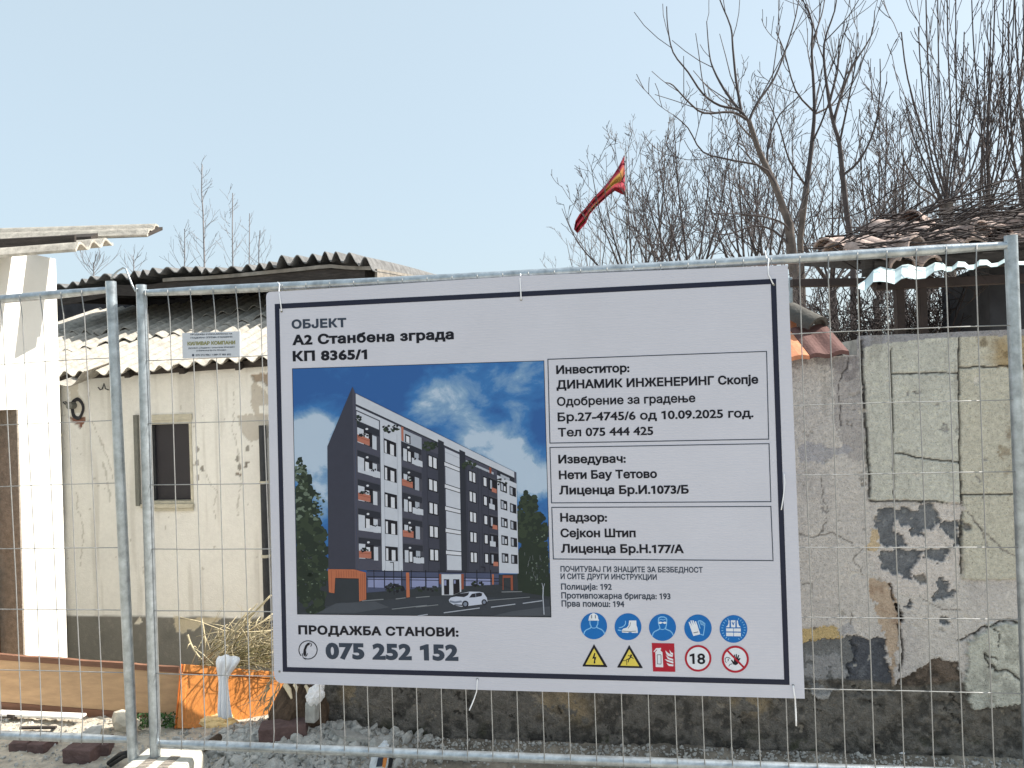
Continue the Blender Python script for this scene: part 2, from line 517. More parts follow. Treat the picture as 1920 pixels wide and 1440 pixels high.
# ------------------------------------------------------------------ lettering from the built-in font
def _glyph_contours(txt, spacing=1.0):
    c = bpy.data.curves.new('lettering_source', 'FONT')
    c.body = txt; c.size = 1.0; c.space_character = spacing
    o = bpy.data.objects.new('lettering_source', c)
    C.objects.link(o)
    bpy.context.view_layer.update()
    dg = bpy.context.evaluated_depsgraph_get()
    cv = o.evaluated_get(dg).to_curve(dg)
    out = []
    for sp in cv.splines:
        bp = sp.bezier_points
        n = len(bp)
        pts = []
        for i in range(n):
            a = bp[i]; b = bp[(i + 1) % n]
            p0, p1, p2, p3 = a.co, a.handle_right, b.handle_left, b.co
            straight = ((p1 - p0).cross(p3 - p0).length < 1e-5 and (p2 - p0).cross(p3 - p0).length < 1e-5)
            k = 1 if straight else 4
            for j in range(k):
                t = j / k
                q = p0 * (1 - t) ** 3 + p1 * 3 * t * (1 - t) ** 2 + p2 * 3 * t * t * (1 - t) + p3 * t ** 3
                pts.append((q.x, q.y))
        cl = []
        for p in pts:
            if not cl or math.hypot(p[0] - cl[-1][0], p[1] - cl[-1][1]) > 1e-4: cl.append(p)
        if len(cl) > 2 and math.hypot(cl[0][0] - cl[-1][0], cl[0][1] - cl[-1][1]) < 1e-4: cl.pop()
        if len(cl) > 2: out.append(cl)
    o.evaluated_get(dg).to_curve_clear()
    bpy.data.objects.remove(o); bpy.data.curves.remove(c)
    return out

def _embolden(ct, w):
    n = len(ct); r = []
    for i in range(n):
        x0, y0 = ct[i - 1]; x, y = ct[i]; x1, y1 = ct[(i + 1) % n]
        a = Vector((x - x0, y - y0)).normalized(); b = Vector((x1 - x, y1 - y)).normalized()
        na = Vector((-a.y, a.x)); nb = Vector((-b.y, b.x))
        m = na + nb
        if m.length < 0.3: m = na
        m = m / max(m.length_squared / 2, 0.6)
        r.append((x + m.x * w, y + m.y * w))
    return r

def _area(ct):
    return sum(ct[i - 1][0] * ct[i][1] - ct[i][0] * ct[i - 1][1] for i in range(len(ct))) / 2

def text_faces(txt, bold=0.0, spacing=1.0):
    """(points, triangles) of a line of lettering, filled by the non-zero rule"""
    cts = _glyph_contours(txt, spacing)
    # the built-in figure 1 is a bare stem: give it its flag
    for gi, c in enumerate(cts):
        xs = [p[0] for p in c]; ys = [p[1] for p in c]
        x0, x1, h = min(xs), max(xs), max(ys)
        if len(c) == 4 and h > .55 and min(ys) < .03 and x1 - x0 < .16 and sum(1 for p in c if p[0] < x0 + .01) == 2 and \
           not any(o is not c and min(p[0] for p in o) < x1 + .005 and max(p[0] for p in o) > x0 - .005 for o in cts):
            x0 += .03; x1 += .03
            q = [(x0, 0), (x0, h - .135), (x0 - .155, h - .105 - .07), (x0 - .155, h - .09), (x1 - .03, h), (x1, h), (x1, 0)]
            if _area(q) * _area(c) < 0: q = q[::-1]
            cts[gi] = q
    # group contours by overlapping x range so that each triangulation stays small
    items = sorted(((min(p[0] for p in c), max(p[0] for p in c), c) for c in cts), key=lambda q: q[0])
    groups = []
    for a, b, c in items:
        if groups and a < groups[-1][1] - 1e-4:
            groups[-1][1] = max(groups[-1][1], b); groups[-1][2].append(c)
        else: groups.append([a, b, [c]])
    V = []; T = []
    for _, _, cs in groups:
        if bold:
            big = max(cs, key=lambda c: abs(_area(c)))
            sgn = 1 if _area(big) < 0 else -1
            cs = [_embolden(c, bold * sgn) for c in cs]
        vs = []; es = []
        for c in cs:
            b = len(vs)
            vs += [Vector(p) for p in c]
            es += [(b + i, b + (i + 1) % len(c)) for i in range(len(c))]
        ov, oe, of, *_r = geometry.delaunay_2d_cdt(vs, es, [], 0, 1e-5)
        base = len(V)
        V += [(p.x, p.y) for p in ov]
        for f in of:
            cx = sum(ov[i].x for i in f) / len(f); cy = sum(ov[i].y for i in f) / len(f)
            wn = 0
            for c in cs:
                n = len(c)
                for i in range(n):
                    x0, y0 = c[i]; x1, y1 = c[(i + 1) % n]
                    if y0 <= cy < y1 and (x1 - x0) * (cy - y0) - (cx - x0) * (y1 - y0) > 0: wn += 1
                    elif y1 <= cy < y0 and (x1 - x0) * (cy - y0) - (cx - x0) * (y1 - y0) < 0: wn -= 1
            if wn: T.append(tuple(base + i for i in f))
    return V, T

# ------------------------------------------------------------------ the big board
BOARD_OFF = 0.030                 # front face of the board, measured from the wire plane
def B(px, py, layer=0.0):
    return onplane(px, py, pbl + pn * (BOARD_OFF + layer), pn)

INK_K = 1.06
def ink(name, r, g, b, var=0.06):
    if name not in INKS:
        INKS[name] = material('print_' + name, rgb(r, g, b, INK_K), 0.55, var, 25, spec=0.25)
    return INKS[name]
INKS = {}
ink('navy', 27, 32, 52); ink('black', 12, 15, 28); ink('slate', 50, 60, 76)

def board_white():
    m = material('printed_white_board', rgb(188, 190, 203, INK_K), 0.5, 0.03, 3, spec=0.3)
    nt = m.node_tree; N = nt.nodes; L = nt.links
    tc = N.new('ShaderNodeTexCoord'); w = N.new('ShaderNodeTexWave')
    w.wave_type = 'BANDS'; w.bands_direction = 'Z'; w.inputs['Scale'].default_value = 30; w.inputs['Distortion'].default_value = 0.6
    w.inputs['Detail'].default_value = 2
    L.new(tc.outputs['Object'], w.inputs['Vector'])
    b = N.new('ShaderNodeBump'); b.inputs['Strength'].default_value = 0.10; b.inputs['Distance'].default_value = 0.004
    L.new(w.outputs[0], b.inputs['Height']); L.new(b.outputs[0], N['Principled BSDF'].inputs['Normal'])
    return m
M['board'] = board_white()

bc = B(1000, 900)
board = thing('site_signboard', Vector((bc.x, bc.y, B(1000, 1290).z)), 'large white construction site board with a printed apartment block and black lettering', 'sign')

# outline with its softly curled left corners
TL, TR, BR, BL = (498, 548), (1477, 497), (1509, 1310), (514, 1280)
def _edge(a, b, n):
    return [(a[0] + (b[0] - a[0]) * i / n, a[1] + (b[1] - a[1]) * i / n) for i in range(n)]
outl = [(499, 556), (500, 551), (504, 547.6), (510, 547)] + _edge((540, 545.6), (973, 517.5), 8) + _edge((973, 517.5), TR, 8) + \
    _edge(TR, BR, 10) + _edge(BR, (900, 1293.5), 6) + _edge((900, 1293.5), (527, 1281), 5) + [(527, 1281), (520, 1278), (516, 1273), (513.5, 1264)]
mb = MB()
mb.prism([B(x, y) for x, y in outl], -pn * 0.006)
obj('panel', mb, M['board'], board)

mb = MB()
o4 = [(515, 570), (1455, 522.5), (1480.6, 1284.4), (530.2, 1259.6)]
i4 = [(523.7, 579), (1445.2, 532.6), (1470.4, 1274.2), (538.3, 1250.8)]
def strip(mb, pts, lay, mi=0): mb.poly([B(x, y, lay) for x, y in pts][::-1], mi)
for k in range(4):
    k2 = (k + 1) % 4
    strip(mb, [o4[k], o4[k2], i4[k2], i4[k]], 0.0008)
obj('border', mb, INKS['navy'], board)

def line_box(cs, w=1.7):
    mb = MB()
    cx = sum(p[0] for p in cs) / 4; cy = sum(p[1] for p in cs) / 4
    ins = [(x + math.copysign(w, cx - x), y + math.copysign(w, cy - y)) for x, y in cs]
    for k in range(4):
        k2 = (k + 1) % 4
        strip(mb, [cs[k], cs[k2], ins[k2], ins[k]], 0.0008)
    obj('ruled_box', mb, INKS['slate'], board)
line_box([(1026.4, 672.9), (1438.2, 658), (1442.2, 824.2), (1030.3, 831.7)])
line_box([(1030.3, 838.3), (1442.8, 831), (1446.3, 941.5), (1033.3, 943.8)])
line_box([(1033.7, 950.6), (1446.3, 948.8), (1450.4, 1052), (1036.7, 1049)])

CAPH = 0.727
def letter(txt, x0, y0, x1, y1, cap, bold, inkname, surf=None, parent=None, spacing=1.0, lay=0.0008):
    surf = surf or B; parent = parent or board
    V, T = text_faces(txt, bold, spacing)
    xs = [v[0] for v in V]
    a, b = min(xs), max(xs)
    mb = MB()
    for v in V:
        u = (v[0] - a) / (b - a)
        h = v[1] / (0.73 + bold) * cap
        px = x0 + (x1 - x0) * u - 0.030 * h
        py = y0 + (y1 - y0) * u - h
        mb.v.append(tuple(surf(px, py, lay)))
    for f in T: mb.f.append(tuple(f)); mb.m.append(0)
    return obj('lettering', mb, INKS[inkname], parent)

HV, MD = 0.046, 0.027
letter('ОБЈЕКТ', 546.9, 615.8, 649.6, 612.5, 16.6, HV, 'slate', spacing=1.06)
letter('А2 Станбена зграда', 548, 646.3, 851, 635, 18.4, HV, 'black', spacing=1.06)
letter('КП 8365/1', 549, 676.7, 688.5, 672.5, 18.6, HV, 'black', spacing=1.06)
letter('ПРОДАЖБА СТАНОВИ:', 559.5, 1188.6, 860, 1193, 16.4, HV, 'black', spacing=1.06)
letter('075 252 152', 610.8, 1233.6, 859.6, 1237.3, 30.2, HV + .008, 'slate', spacing=1.06)
for a in (('Инвеститор:', 1043, 700.9, 1180.4, 697, 15.8, .036, 'black'),
          ('ДИНАМИК ИНЖЕНЕРИНГ Скопје', 1043.5, 729, 1422, 718.7, 16.2, .037, 'black'),
          ('Одобрение за градење', 1044.5, 760.7, 1304, 753.6, 16.2, MD, 'black'),
          ('Бр.27-4745/6 од 10.09.2025 год.', 1045.7, 789.8, 1413, 781.8, 16.3, MD, 'black'),
          ('Тел 075 444 425', 1046.4, 818.4, 1225, 815, 16, MD, 'black'),
          ('Изведувач:', 1047, 868.6, 1173.5, 867, 15.8, .036, 'black'),
          ('Нети Бау Тетово', 1048, 898, 1232, 895.6, 15.8, .036, 'black'),
          ('Лиценца Бр.И.1073/Б', 1048.6, 926.6, 1291.6, 925, 16, .036, 'black'),
          ('Надзор:', 1050.5, 977.7, 1138.5, 977.5, 15.8, .036, 'black'),
          ('Сејкон Штип', 1051, 1006.8, 1192, 1006.8, 15.8, .036, 'black'),
          ('Лиценца Бр.Н.177/А', 1052, 1035.9, 1282.4, 1036.6, 16, .036, 'black'),
          ('ПОЧИТУВАЈ ГИ ЗНАЦИТЕ ЗА БЕЗБЕДНОСТ', 1051, 1071.6, 1317.8, 1073.5, 10.4, MD, 'slate'),
          ('И СИТЕ ДРУГИ ИНСТРУКЦИИ', 1051.2, 1085.5, 1231.5, 1087, 10.4, MD, 'slate'),
          ('Полиција: 192', 1052, 1105.4, 1147.2, 1105.6, 11.4, MD, 'slate'),
          ('Противпожарна бригада: 193', 1052.5, 1121.8, 1257.3, 1123.4, 11.4, MD, 'slate'),
          ('Прва помош: 194', 1053, 1137, 1170.6, 1138, 11.4, MD, 'slate')):
    letter(*a)

# ------------------------------------------------------------------ printed icons
class Print:
    """flat printed shapes: polygons in stacked ink layers on the board"""
    def __init__(s): s.mb = MB(); s.inks = []; s.k = 0
    def ink(s, n):
        if n not in s.inks: s.inks.append(n)
        return s.inks.index(n)
    def poly(s, pts, inkname, lay):
        s.k += 1
        z = 0.0006 + 0.00022 * lay + 0.0000015 * (s.k % 120)
        V = [B(x, y, z) for x, y in pts]
        # ear-clip concave outlines
        tri = geometry.tessellate_polygon([[Vector((x, y, 0)) for x, y in pts]])
        b = len(s.mb.v); mi = s.ink(inkname)
        s.mb.v += [tuple(p) for p in V]
        for t in tri:
            p = [pts[i] for i in t]
            ar = (p[1][0] - p[0][0]) * (p[2][1] - p[0][1]) - (p[2][0] - p[0][0]) * (p[1][1] - p[0][1])
            if abs(ar) < 1e-6: continue
            t = tuple(t) if ar < 0 else tuple(t)[::-1]
            s.mb.f.append(tuple(b + i for i in t)); s.mb.m.append(mi)
    def disc(s, cx, cy, r, inkname, lay, n=40, ry=None):
        ry = ry or r
        s.poly([(cx + r * math.cos(2 * math.pi * i / n), cy + ry * math.sin(2 * math.pi * i / n)) for i in range(n)], inkname, lay)
    def stroke(s, pts, w, inkname, lay, closed=False):
        n = len(pts)
        rng_ = range(n if closed else n - 1)
        for i in rng_:
            x0, y0 = pts[i]; x1, y1 = pts[(i + 1) % n]
            l = math.hypot(x1 - x0, y1 - y0)
            if l < 1e-6: continue
            ux, uy = (x1 - x0) / l * w / 2, (y1 - y0) / l * w / 2
            e = 0.35
            s.poly([(x0 - uy - ux * e, y0 + ux - uy * e), (x1 - uy + ux * e, y1 + ux + uy * e), (x1 + uy + ux * e, y1 - ux + uy * e), (x0 + uy - ux * e, y0 - ux - uy * e)], inkname, lay)
    def ring(s, cx, cy, r, w, inkname, lay, n=48, a0=0, a1=2 * math.pi):
        for i in range(n):
            a = a0 + (a1 - a0) * i / n; b = a0 + (a1 - a0) * (i + 1) / n
            s.poly([(cx + r * math.cos(a), cy + r * math.sin(a)), (cx + r * math.cos(b), cy + r * math.sin(b)),
                    (cx + (r - w) * math.cos(b), cy + (r - w) * math.sin(b)), (cx + (r - w) * math.cos(a), cy + (r - w) * math.sin(a))], inkname, lay)
    def done(s, name):
        return obj(name, s.mb, [INKS[i] for i in s.inks], board)

ink('blue', 10, 98, 172); ink('iconwhite', 206, 212, 222); ink('outline', 120, 176, 222); ink('red', 160, 24, 46); ink('yellow', 206, 188, 84); ink('pink', 224, 190, 200)

def k5(x, y): return (1080 + x / 10.667, 1140 + y / 10.667)
def k6(x, y): return (1240 + x / 10.667, 1140 + y / 10.667)
def K5(*a): return [k5(a[i], a[i + 1]) for i in range(0, len(a), 2)]
def K6(*a): return [k6(a[i], a[i + 1]) for i in range(0, len(a), 2)]

def shoulders(p, dx, dy):
    p.stroke(K5(155 + dx, 530 + dy, 170 + dx, 475 + dy, 205 + dx, 440 + dy, 290 + dx, 400 + dy, 305 + dx, 370 + dy), 1.9, 'outline', 2)
    p.stroke(K5(575 + dx, 520 + dy, 550 + dx, 470 + dy, 510 + dx, 430 + dy, 425 + dx, 395 + dy, 412 + dx, 365 + dy), 1.9, 'outline', 2)
    p.stroke(K5(300 + dx, 385 + dy, 340 + dx, 402 + dy, 380 + dx, 400 + dy, 415 + dx, 380 + dy), 1.3, 'outline', 2)

p = Print(); c = k5(357, 360); p.disc(c[0], c[1], 24.9, 'blue', 1)
p.stroke(K5(278, 255, 280, 320, 305, 375), 1.8, 'outline', 2); p.stroke(K5(438, 255, 436, 320, 412, 370), 1.8, 'outline', 2)
shoulders(p, 0, 0)
p.poly(K5(248, 252, 252, 232, 262, 170, 290, 130, 320, 116, 325, 105, 375, 105, 380, 116, 412, 130, 440, 170, 446, 228, 462, 235, 458, 252), 'iconwhite', 3)
p.stroke(K5(312, 145, 314, 205), 1.3, 'slate', 4); p.stroke(K5(386, 145, 388, 205), 1.3, 'slate', 4)
p.done('helmet_icon')

p = Print(); c = k5(1040, 375); p.disc(c[0], c[1], 25.2, 'blue', 1)
p.poly(K5(1062, 250, 1205, 250, 1210, 350, 1228, 400, 1238, 498, 1120, 498, 1105, 482, 1060, 482, 1040, 498, 920, 490, 918, 440, 950, 410, 1010, 395, 1050, 350), 'iconwhite', 2)
p.stroke(K5(925, 462, 1060, 470, 1110, 468, 1200, 462), 1.0, 'slate', 3)
p.stroke(K5(1090, 290, 1080, 350, 1040, 405), 0.9, 'slate', 3)
p.stroke(K5(840, 440, 905, 452), 2.0, 'outline', 2); p.stroke(K5(860, 395, 915, 385, 970, 350, 990, 310, 990, 260), 1.7, 'outline', 2)
p.done('boot_icon')

p = Print(); c = k5(1730, 388); p.disc(c[0], c[1], 25.4, 'blue', 1)
p.stroke(K5(1650, 230, 1648, 300, 1680, 400), 1.8, 'outline', 2); p.stroke(K5(1815, 230, 1812, 310, 1795, 400), 1.8, 'outline', 2)
p.stroke(K5(1645, 240, 1660, 195, 1700, 178, 1760, 180, 1805, 205, 1818, 245), 2.0, 'outline', 2)
p.stroke(K5(1665, 245, 1700, 225, 1740, 240, 1790, 225), 1.3, 'outline', 2)
p.poly(K5(1650, 280, 1690, 272, 1732, 288, 1775, 272, 1812, 282, 1808, 312, 1770, 318, 1732, 298, 1692, 318, 1655, 312), 'iconwhite', 3)
shoulders(p, 1372, 28)
p.done('goggles_icon')

p = Print(); c = k6(733, 405); p.disc(c[0], c[1], 25.7, 'blue', 1)
p.poly(K6(545, 285, 565, 275, 612, 360, 580, 255, 602, 245, 648, 345, 622, 250, 645, 248, 684, 338, 672, 262, 694, 265, 730, 370, 778, 525, 640, 560, 580, 390), 'iconwhite', 2)
p.stroke(K6(645, 498, 735, 478), 1.2, 'slate', 3)
p.stroke(K6(733, 270, 760, 350, 775, 410), 1.7, 'outline', 2); p.stroke(K6(740, 262, 770, 250, 800, 260, 850, 295, 870, 310, 862, 400, 840, 545, 785, 525), 1.7, 'outline', 2)
p.stroke(K6(775, 265, 800, 340), 1.4, 'outline', 2); p.stroke(K6(808, 270, 820, 340), 1.4, 'outline', 2); p.stroke(K6(842, 292, 840, 360), 1.4, 'outline', 2)
p.done('gloves_icon')

p = Print(); c = k6(1443, 420); p.disc(c[0], c[1], 26.0, 'blue', 1)
p.poly(K6(1340, 248, 1362, 248, 1362, 384, 1292, 382, 1330, 345, 1345, 300), 'iconwhite', 2)
p.poly(K6(1508, 250, 1532, 250, 1535, 300, 1552, 350, 1590, 385, 1510, 386), 'iconwhite', 2)
p.poly(K6(1390, 246, 1482, 246, 1480, 388, 1396, 386), 'iconwhite', 2); p.stroke(K6(1415, 280, 1438, 340, 1458, 280), 1.5, 'blue', 3)
p.poly(K6(1295, 408, 1590, 410, 1588, 472, 1297, 468), 'iconwhite', 2); p.poly(K6(1297, 490, 1590, 494, 1590, 566, 1300, 562), 'iconwhite', 2)
p.stroke(K6(1443, 405, 1446, 565), 0.9, 'blue', 3)
for i in range(26):
    a = 2 * math.pi * i / 26 + .1
    if abs(math.sin(a)) > .9: continue
    cx, cy = c
    p.stroke([(cx + 19.6 * math.cos(a), cy + 19.6 * math.sin(a)), (cx + 22.6 * math.cos(a), cy + 22.6 * math.sin(a))], 1.2, 'outline', 2)
p.done('vest_icon')

p = Print(); p.poly(K5(360, 722, 628, 1172, 618, 1184, 140, 1170, 128, 1160), 'black', 1); p.poly(K5(362, 808, 552, 1138, 190, 1132), 'yellow', 2)
p.poly(K5(365, 900, 388, 900, 372, 985, 408, 972, 385, 1060, 388, 1105, 368, 1112, 352, 1108, 366, 1010, 325, 1015), 'black', 3)
p.done('voltage_icon')
p = Print(); p.poly(K5(1064, 740, 1335, 1192, 1326, 1204, 832, 1192, 824, 1182), 'black', 1); p.poly(K5(1066, 825, 1262, 1164, 888, 1152), 'yellow', 2)
p.stroke(K5(945, 1056, 1010, 1052, 1016, 1140), 1.1, 'black', 3)
p.stroke(K5(1105, 975, 1060, 1020), 2.4, 'black', 3); p.stroke(K5(1060, 1015, 1005, 1035), 1.6, 'black', 3); p.stroke(K5(1065, 1015, 1040, 1085), 1.6, 'black', 3)
p.stroke(K5(1095, 975, 1045, 945), 1.3, 'black', 3); p.stroke(K5(1100, 978, 1150, 1012), 1.4, 'black', 3); p.disc(*k5(1102, 948), 1.9, 'black', 3)
p.done('fall_icon')

p = Print(); p.poly([(1222, 1205.6), (1264.2, 1206.4), (1266.2, 1259.8), (1224.4, 1259)], 'red', 1)
p.poly(K5(1588, 880, 1620, 845, 1625, 815, 1690, 815, 1690, 850, 1728, 885, 1745, 1185, 1595, 1180), 'iconwhite', 2)
p.poly(K5(1552, 870, 1600, 805, 1700, 798, 1700, 832, 1610, 832, 1565, 885), 'iconwhite', 2)
p.stroke(K5(1625, 935, 1700, 935, 1703, 1122, 1628, 1118), 1.0, 'slate', 3, closed=True)
for pts in (K6(80, 850, 150, 910, 230, 945, 225, 980, 130, 960, 95, 910), K6(160, 835, 200, 890, 235, 900, 232, 945, 180, 910), K6(90, 940, 150, 990, 235, 1020, 238, 1058, 130, 1020),
            K6(62, 1020, 130, 1040, 240, 1072, 240, 1112, 120, 1070), K6(100, 1095, 160, 1120, 242, 1130, 238, 1165, 150, 1160)):
    p.poly(pts, 'iconwhite', 2)
p.done('extinguisher_icon')

p = Print(); c = k6(735, 1007); p.disc(c[0], c[1], 21.5, 'iconwhite', 1); p.ring(c[0], c[1], 25, 3.9, 'red', 2)
p.done('age_limit_icon')
letter('18', 1293.5, 1244.3, 1322.5, 1244.8, 20.5, .02, 'black', lay=0.0016)

p = Print(); c = k6(1480, 1025); p.disc(c[0], c[1], 22, 'iconwhite', 1); p.ring(c[0], c[1], 25.4, 4.0, 'red', 4)
p.poly(K6(1390, 1040, 1410, 1032, 1448, 1075, 1455, 1000, 1452, 935, 1470, 930, 1480, 1000, 1492, 922, 1512, 922, 1512, 1000, 1540, 938, 1558, 945, 1540, 1015, 1572, 1000, 1585, 1010, 1548, 1070, 1530, 1120, 1490, 1145, 1440, 1130), 'black', 2)
p.stroke(K6(1310, 840, 1650, 1190), 3.6, 'red', 3)
p.stroke(K6(1280, 1050, 1275, 1010, 1310, 985, 1350, 990, 1378, 1015), 1.3, 'slate', 2); p.stroke(K6(1275, 1060, 1300, 1092), 1.2, 'slate', 2)
p.stroke(K6(1325, 1025, 1345, 1020, 1345, 1050, 1325, 1062), 1.1, 'slate', 2); p.stroke(K6(1350, 1165, 1370, 1130, 1420, 1115), 1.2, 'slate', 2)
p.done('no_entry_icon')

p = Print()
cx, cy = 577.5, 1218.6
p.ring(cx, cy, 17.9, 1.7, 'black', 1, a0=math.radians(-222), a1=math.radians(118))
def kp(*a): return [(540 + a[i] / 5.647, 1150 + a[i + 1] / 5.647) for i in range(0, len(a), 2)]
p.poly(kp(205, 315, 232, 308, 228, 335, 208, 345, 190, 385, 192, 420, 190, 445, 172, 455, 160, 430, 165, 385, 182, 340), 'black', 2)
p.stroke(kp(240, 315, 250, 332, 240, 352), 1.4, 'black', 2); p.stroke(kp(205, 425, 198, 445, 185, 458), 1.4, 'black', 2)
p.stroke(kp(150, 425, 160, 470, 185, 488), 1.2, 'black', 2)
p.done('telephone_icon')
# ------------------------------------------------------------------ the printed picture of the apartment block
def print_sky():
    m = bpy.data.materials.new('print_sky'); m.use_nodes = True
    nt = m.node_tree; N = nt.nodes; L = nt.links; p = N['Principled BSDF']
    p.inputs['Roughness'].default_value = 0.55; p.inputs['Specular IOR Level'].default_value = 0.25
    tc = N.new('ShaderNodeTexCoord'); mp = N.new('ShaderNodeMapping'); mp.inputs['Scale'].default_value = (3.4, 3.4, 5.0)
    mp.inputs['Rotation'].default_value = (0, 0.5, 0)
    L.new(tc.outputs['Object'], mp.inputs['Vector'])
    nz = N.new('ShaderNodeTexNoise'); nz.inputs['Scale'].default_value = 1.5; nz.inputs['Detail'].default_value = 9; nz.inputs['Roughness'].default_value = .62
    nz.inputs['Distortion'].default_value = 0.35
    L.new(mp.outputs[0], nz.inputs['Vector'])
    at = N.new('ShaderNodeVertexColor'); at.layer_name = 'Col'       # printed cloud cover of the artwork
    sp = N.new('ShaderNodeSeparateColor'); L.new(at.outputs[0], sp.inputs[0])
    ad = N.new('ShaderNodeMath'); ad.operation = 'ADD'; L.new(nz.outputs[0], ad.inputs[0]); L.new(sp.outputs[0], ad.inputs[1])
    r = N.new('ShaderNodeValToRGB'); L.new(ad.outputs[0], r.inputs[0])
    e = r.color_ramp.elements
    e[0].position = .62; e[0].color = rgb(40, 86, 148, INK_K)
    e[1].position = 1.08; e[1].color = rgb(164, 182, 204, INK_K)
    k = e.new(.76); k.color = rgb(52, 108, 168, INK_K)
    k = e.new(.92); k.color = rgb(118, 150, 184, INK_K)
    L.new(r.outputs[0], p.inputs['Base Color'])
    return m
INKS['sky'] = print_sky()
for n, c in dict(gable=(52, 55, 70), facade=(66, 68, 84), facade2=(54, 57, 72), fin=(36, 40, 52), wallw=(176, 182, 196), wallw2=(150, 157, 172), shade=(62, 64, 76),
                 deep=(16, 18, 30), curtain=(190, 194, 206), planter=(160, 102, 88), wood=(164, 98, 72), wood2=(128, 70, 54), glass=(122, 130, 168), glass2=(64, 72, 100),
                 leafd=(30, 42, 36), leafm=(44, 56, 44), leafl=(92, 106, 94), ground=(42, 48, 56), road=(50, 56, 66), kerb=(112, 118, 126), road2=(66, 72, 82),
                 carw=(176, 184, 204), card=(28, 32, 44), carm=(110, 120, 140)).items():
    ink(n, *c, var=0.10 if n.startswith('leaf') else 0.05)

def oc(ox, oy, s): return lambda *a: [(ox + a[i] / s, oy + a[i + 1] / s) for i in range(0, len(a), 2)]
c1 = oc(540, 680, 5.538); c2 = oc(780, 680, 5.538); c3 = oc(540, 920, 5.538); c4 = oc(780, 920, 5.538)

p = Print()
pk = [(548.6, 691.8), (1019.3, 677), (1032.8, 1156.6), (558.2, 1151)]
# sky sheet with printed cloud cover per vertex
sk = MB(); nx, ny = 48, 40
cloudblobs = [(575, 830, 45, 40, .55), (590, 790, 55, 18, .28), (600, 900, 60, 60, .35), (860, 770, 60, 60, .26), (800, 760, 30, 40, .12), (990, 705, 60, 45, .30), (960, 850, 60, 50, .38), (1010, 900, 60, 40, .40),
              (900, 830, 50, 30, .22), (720, 700, 60, 25, -.10), (560, 720, 40, 30, -.08), (1015, 790, 30, 50, -.10), (920, 790, 25, 40, -.05)]
for j in range(ny + 1):
    row = []
    for i in range(nx + 1):
        u, v = i / nx, j / ny
        x = (pk[0][0] * (1 - u) + pk[1][0] * u) * (1 - v) + (pk[3][0] * (1 - u) + pk[2][0] * u) * v
        y = (pk[0][1] * (1 - u) + pk[1][1] * u) * (1 - v) + (pk[3][1] * (1 - u) + pk[2][1] * u) * v
        row.append(B(x, y, 0.0008))
        q = .15
        for a in cloudblobs: q += a[4] * math.exp(-((x - a[0]) / a[2]) ** 2 - ((y - a[1]) / a[3]) ** 2)
        sk.c.append((q, q, q, 1))
    sk.v += [tuple(r) for r in row]
for j in range(ny):
    for i in range(nx):
        a = j * (nx + 1) + i
        sk.f.append((a, a + nx + 1, a + nx + 2, a + 1)); sk.m.append(0)
obj('printed_sky', sk, INKS['sky'], board)

rg = random.Random(11)
def clip(pt):
    x, y = pt
    v = (y - 690) / 463
    xl = 549 + 9.3 * v; xr = 1019.5 + 13.2 * v
    return (min(max(x, xl), xr), min(y, 1151 + (x - 558) * .0117))
def foliage(cx, cy, rx, ry, n, cols, lay, size):
    for i in range(n):
        a = rg.uniform(0, 6.283); r = math.sqrt(rg.random())
        x = cx + rx * r * math.cos(a); y = cy + ry * r * math.sin(a)
        s = size * rg.uniform(.5, 1.3)
        pts = [clip((x + s * rg.uniform(.6, 1.1) * math.cos(b), y + s * rg.uniform(.5, 1) * math.sin(b))) for b in [k * 6.283 / 7 for k in range(7)]]
        p.poly(pts, rg.choice(cols), lay)

# dark ground and road
p.poly([(556.9, 1085), (1030.6, 1075), (1032.8, 1156.6), (558.2, 1151)], 'ground', 1)
p.poly(c3(100, 1280, 560, 1160, 1440, 1060) + c4(300, 1090, 1380, 1130, 1400, 1300) + c3(300, 1283), 'road', 2)
p.poly(c3(300, 1270, 500, 1170, 900, 1150, 1050, 1210, 700, 1270), 'road2', 3)
# trees behind
foliage(572, 1010, 20, 120, 220, ['leafd', 'leafd', 'leafm'], 2, 11)
foliage(588, 1060, 28, 90, 160, ['leafd', 'leafd', 'leafm'], 3, 11)
foliage(562, 920, 14, 60, 110, ['leafd', 'leafm', 'leafl'], 3, 5)
foliage(590, 950, 18, 30, 60, ['leafm', 'leafl', 'leafd'], 4, 4)
foliage(580, 1070, 30, 80, 60, ['leafl', 'leafm', 'road'], 5, 1.8)
foliage(997, 1030, 26, 70, 200, ['leafd', 'leafd', 'leafm'], 2, 10)
foliage(990, 960, 18, 38, 120, ['leafd', 'leafm', 'leafm'], 3, 6)
foliage(1012, 985, 14, 22, 50, ['leafm', 'leafd'], 3, 5)
foliage(1010, 1050, 20, 60, 60, ['leafl', 'leafm', 'ground'], 4, 1.6)
p.poly(c4(1050, 640, 1375, 620, 1390, 1100, 1060, 1050), 'leafd', 3)

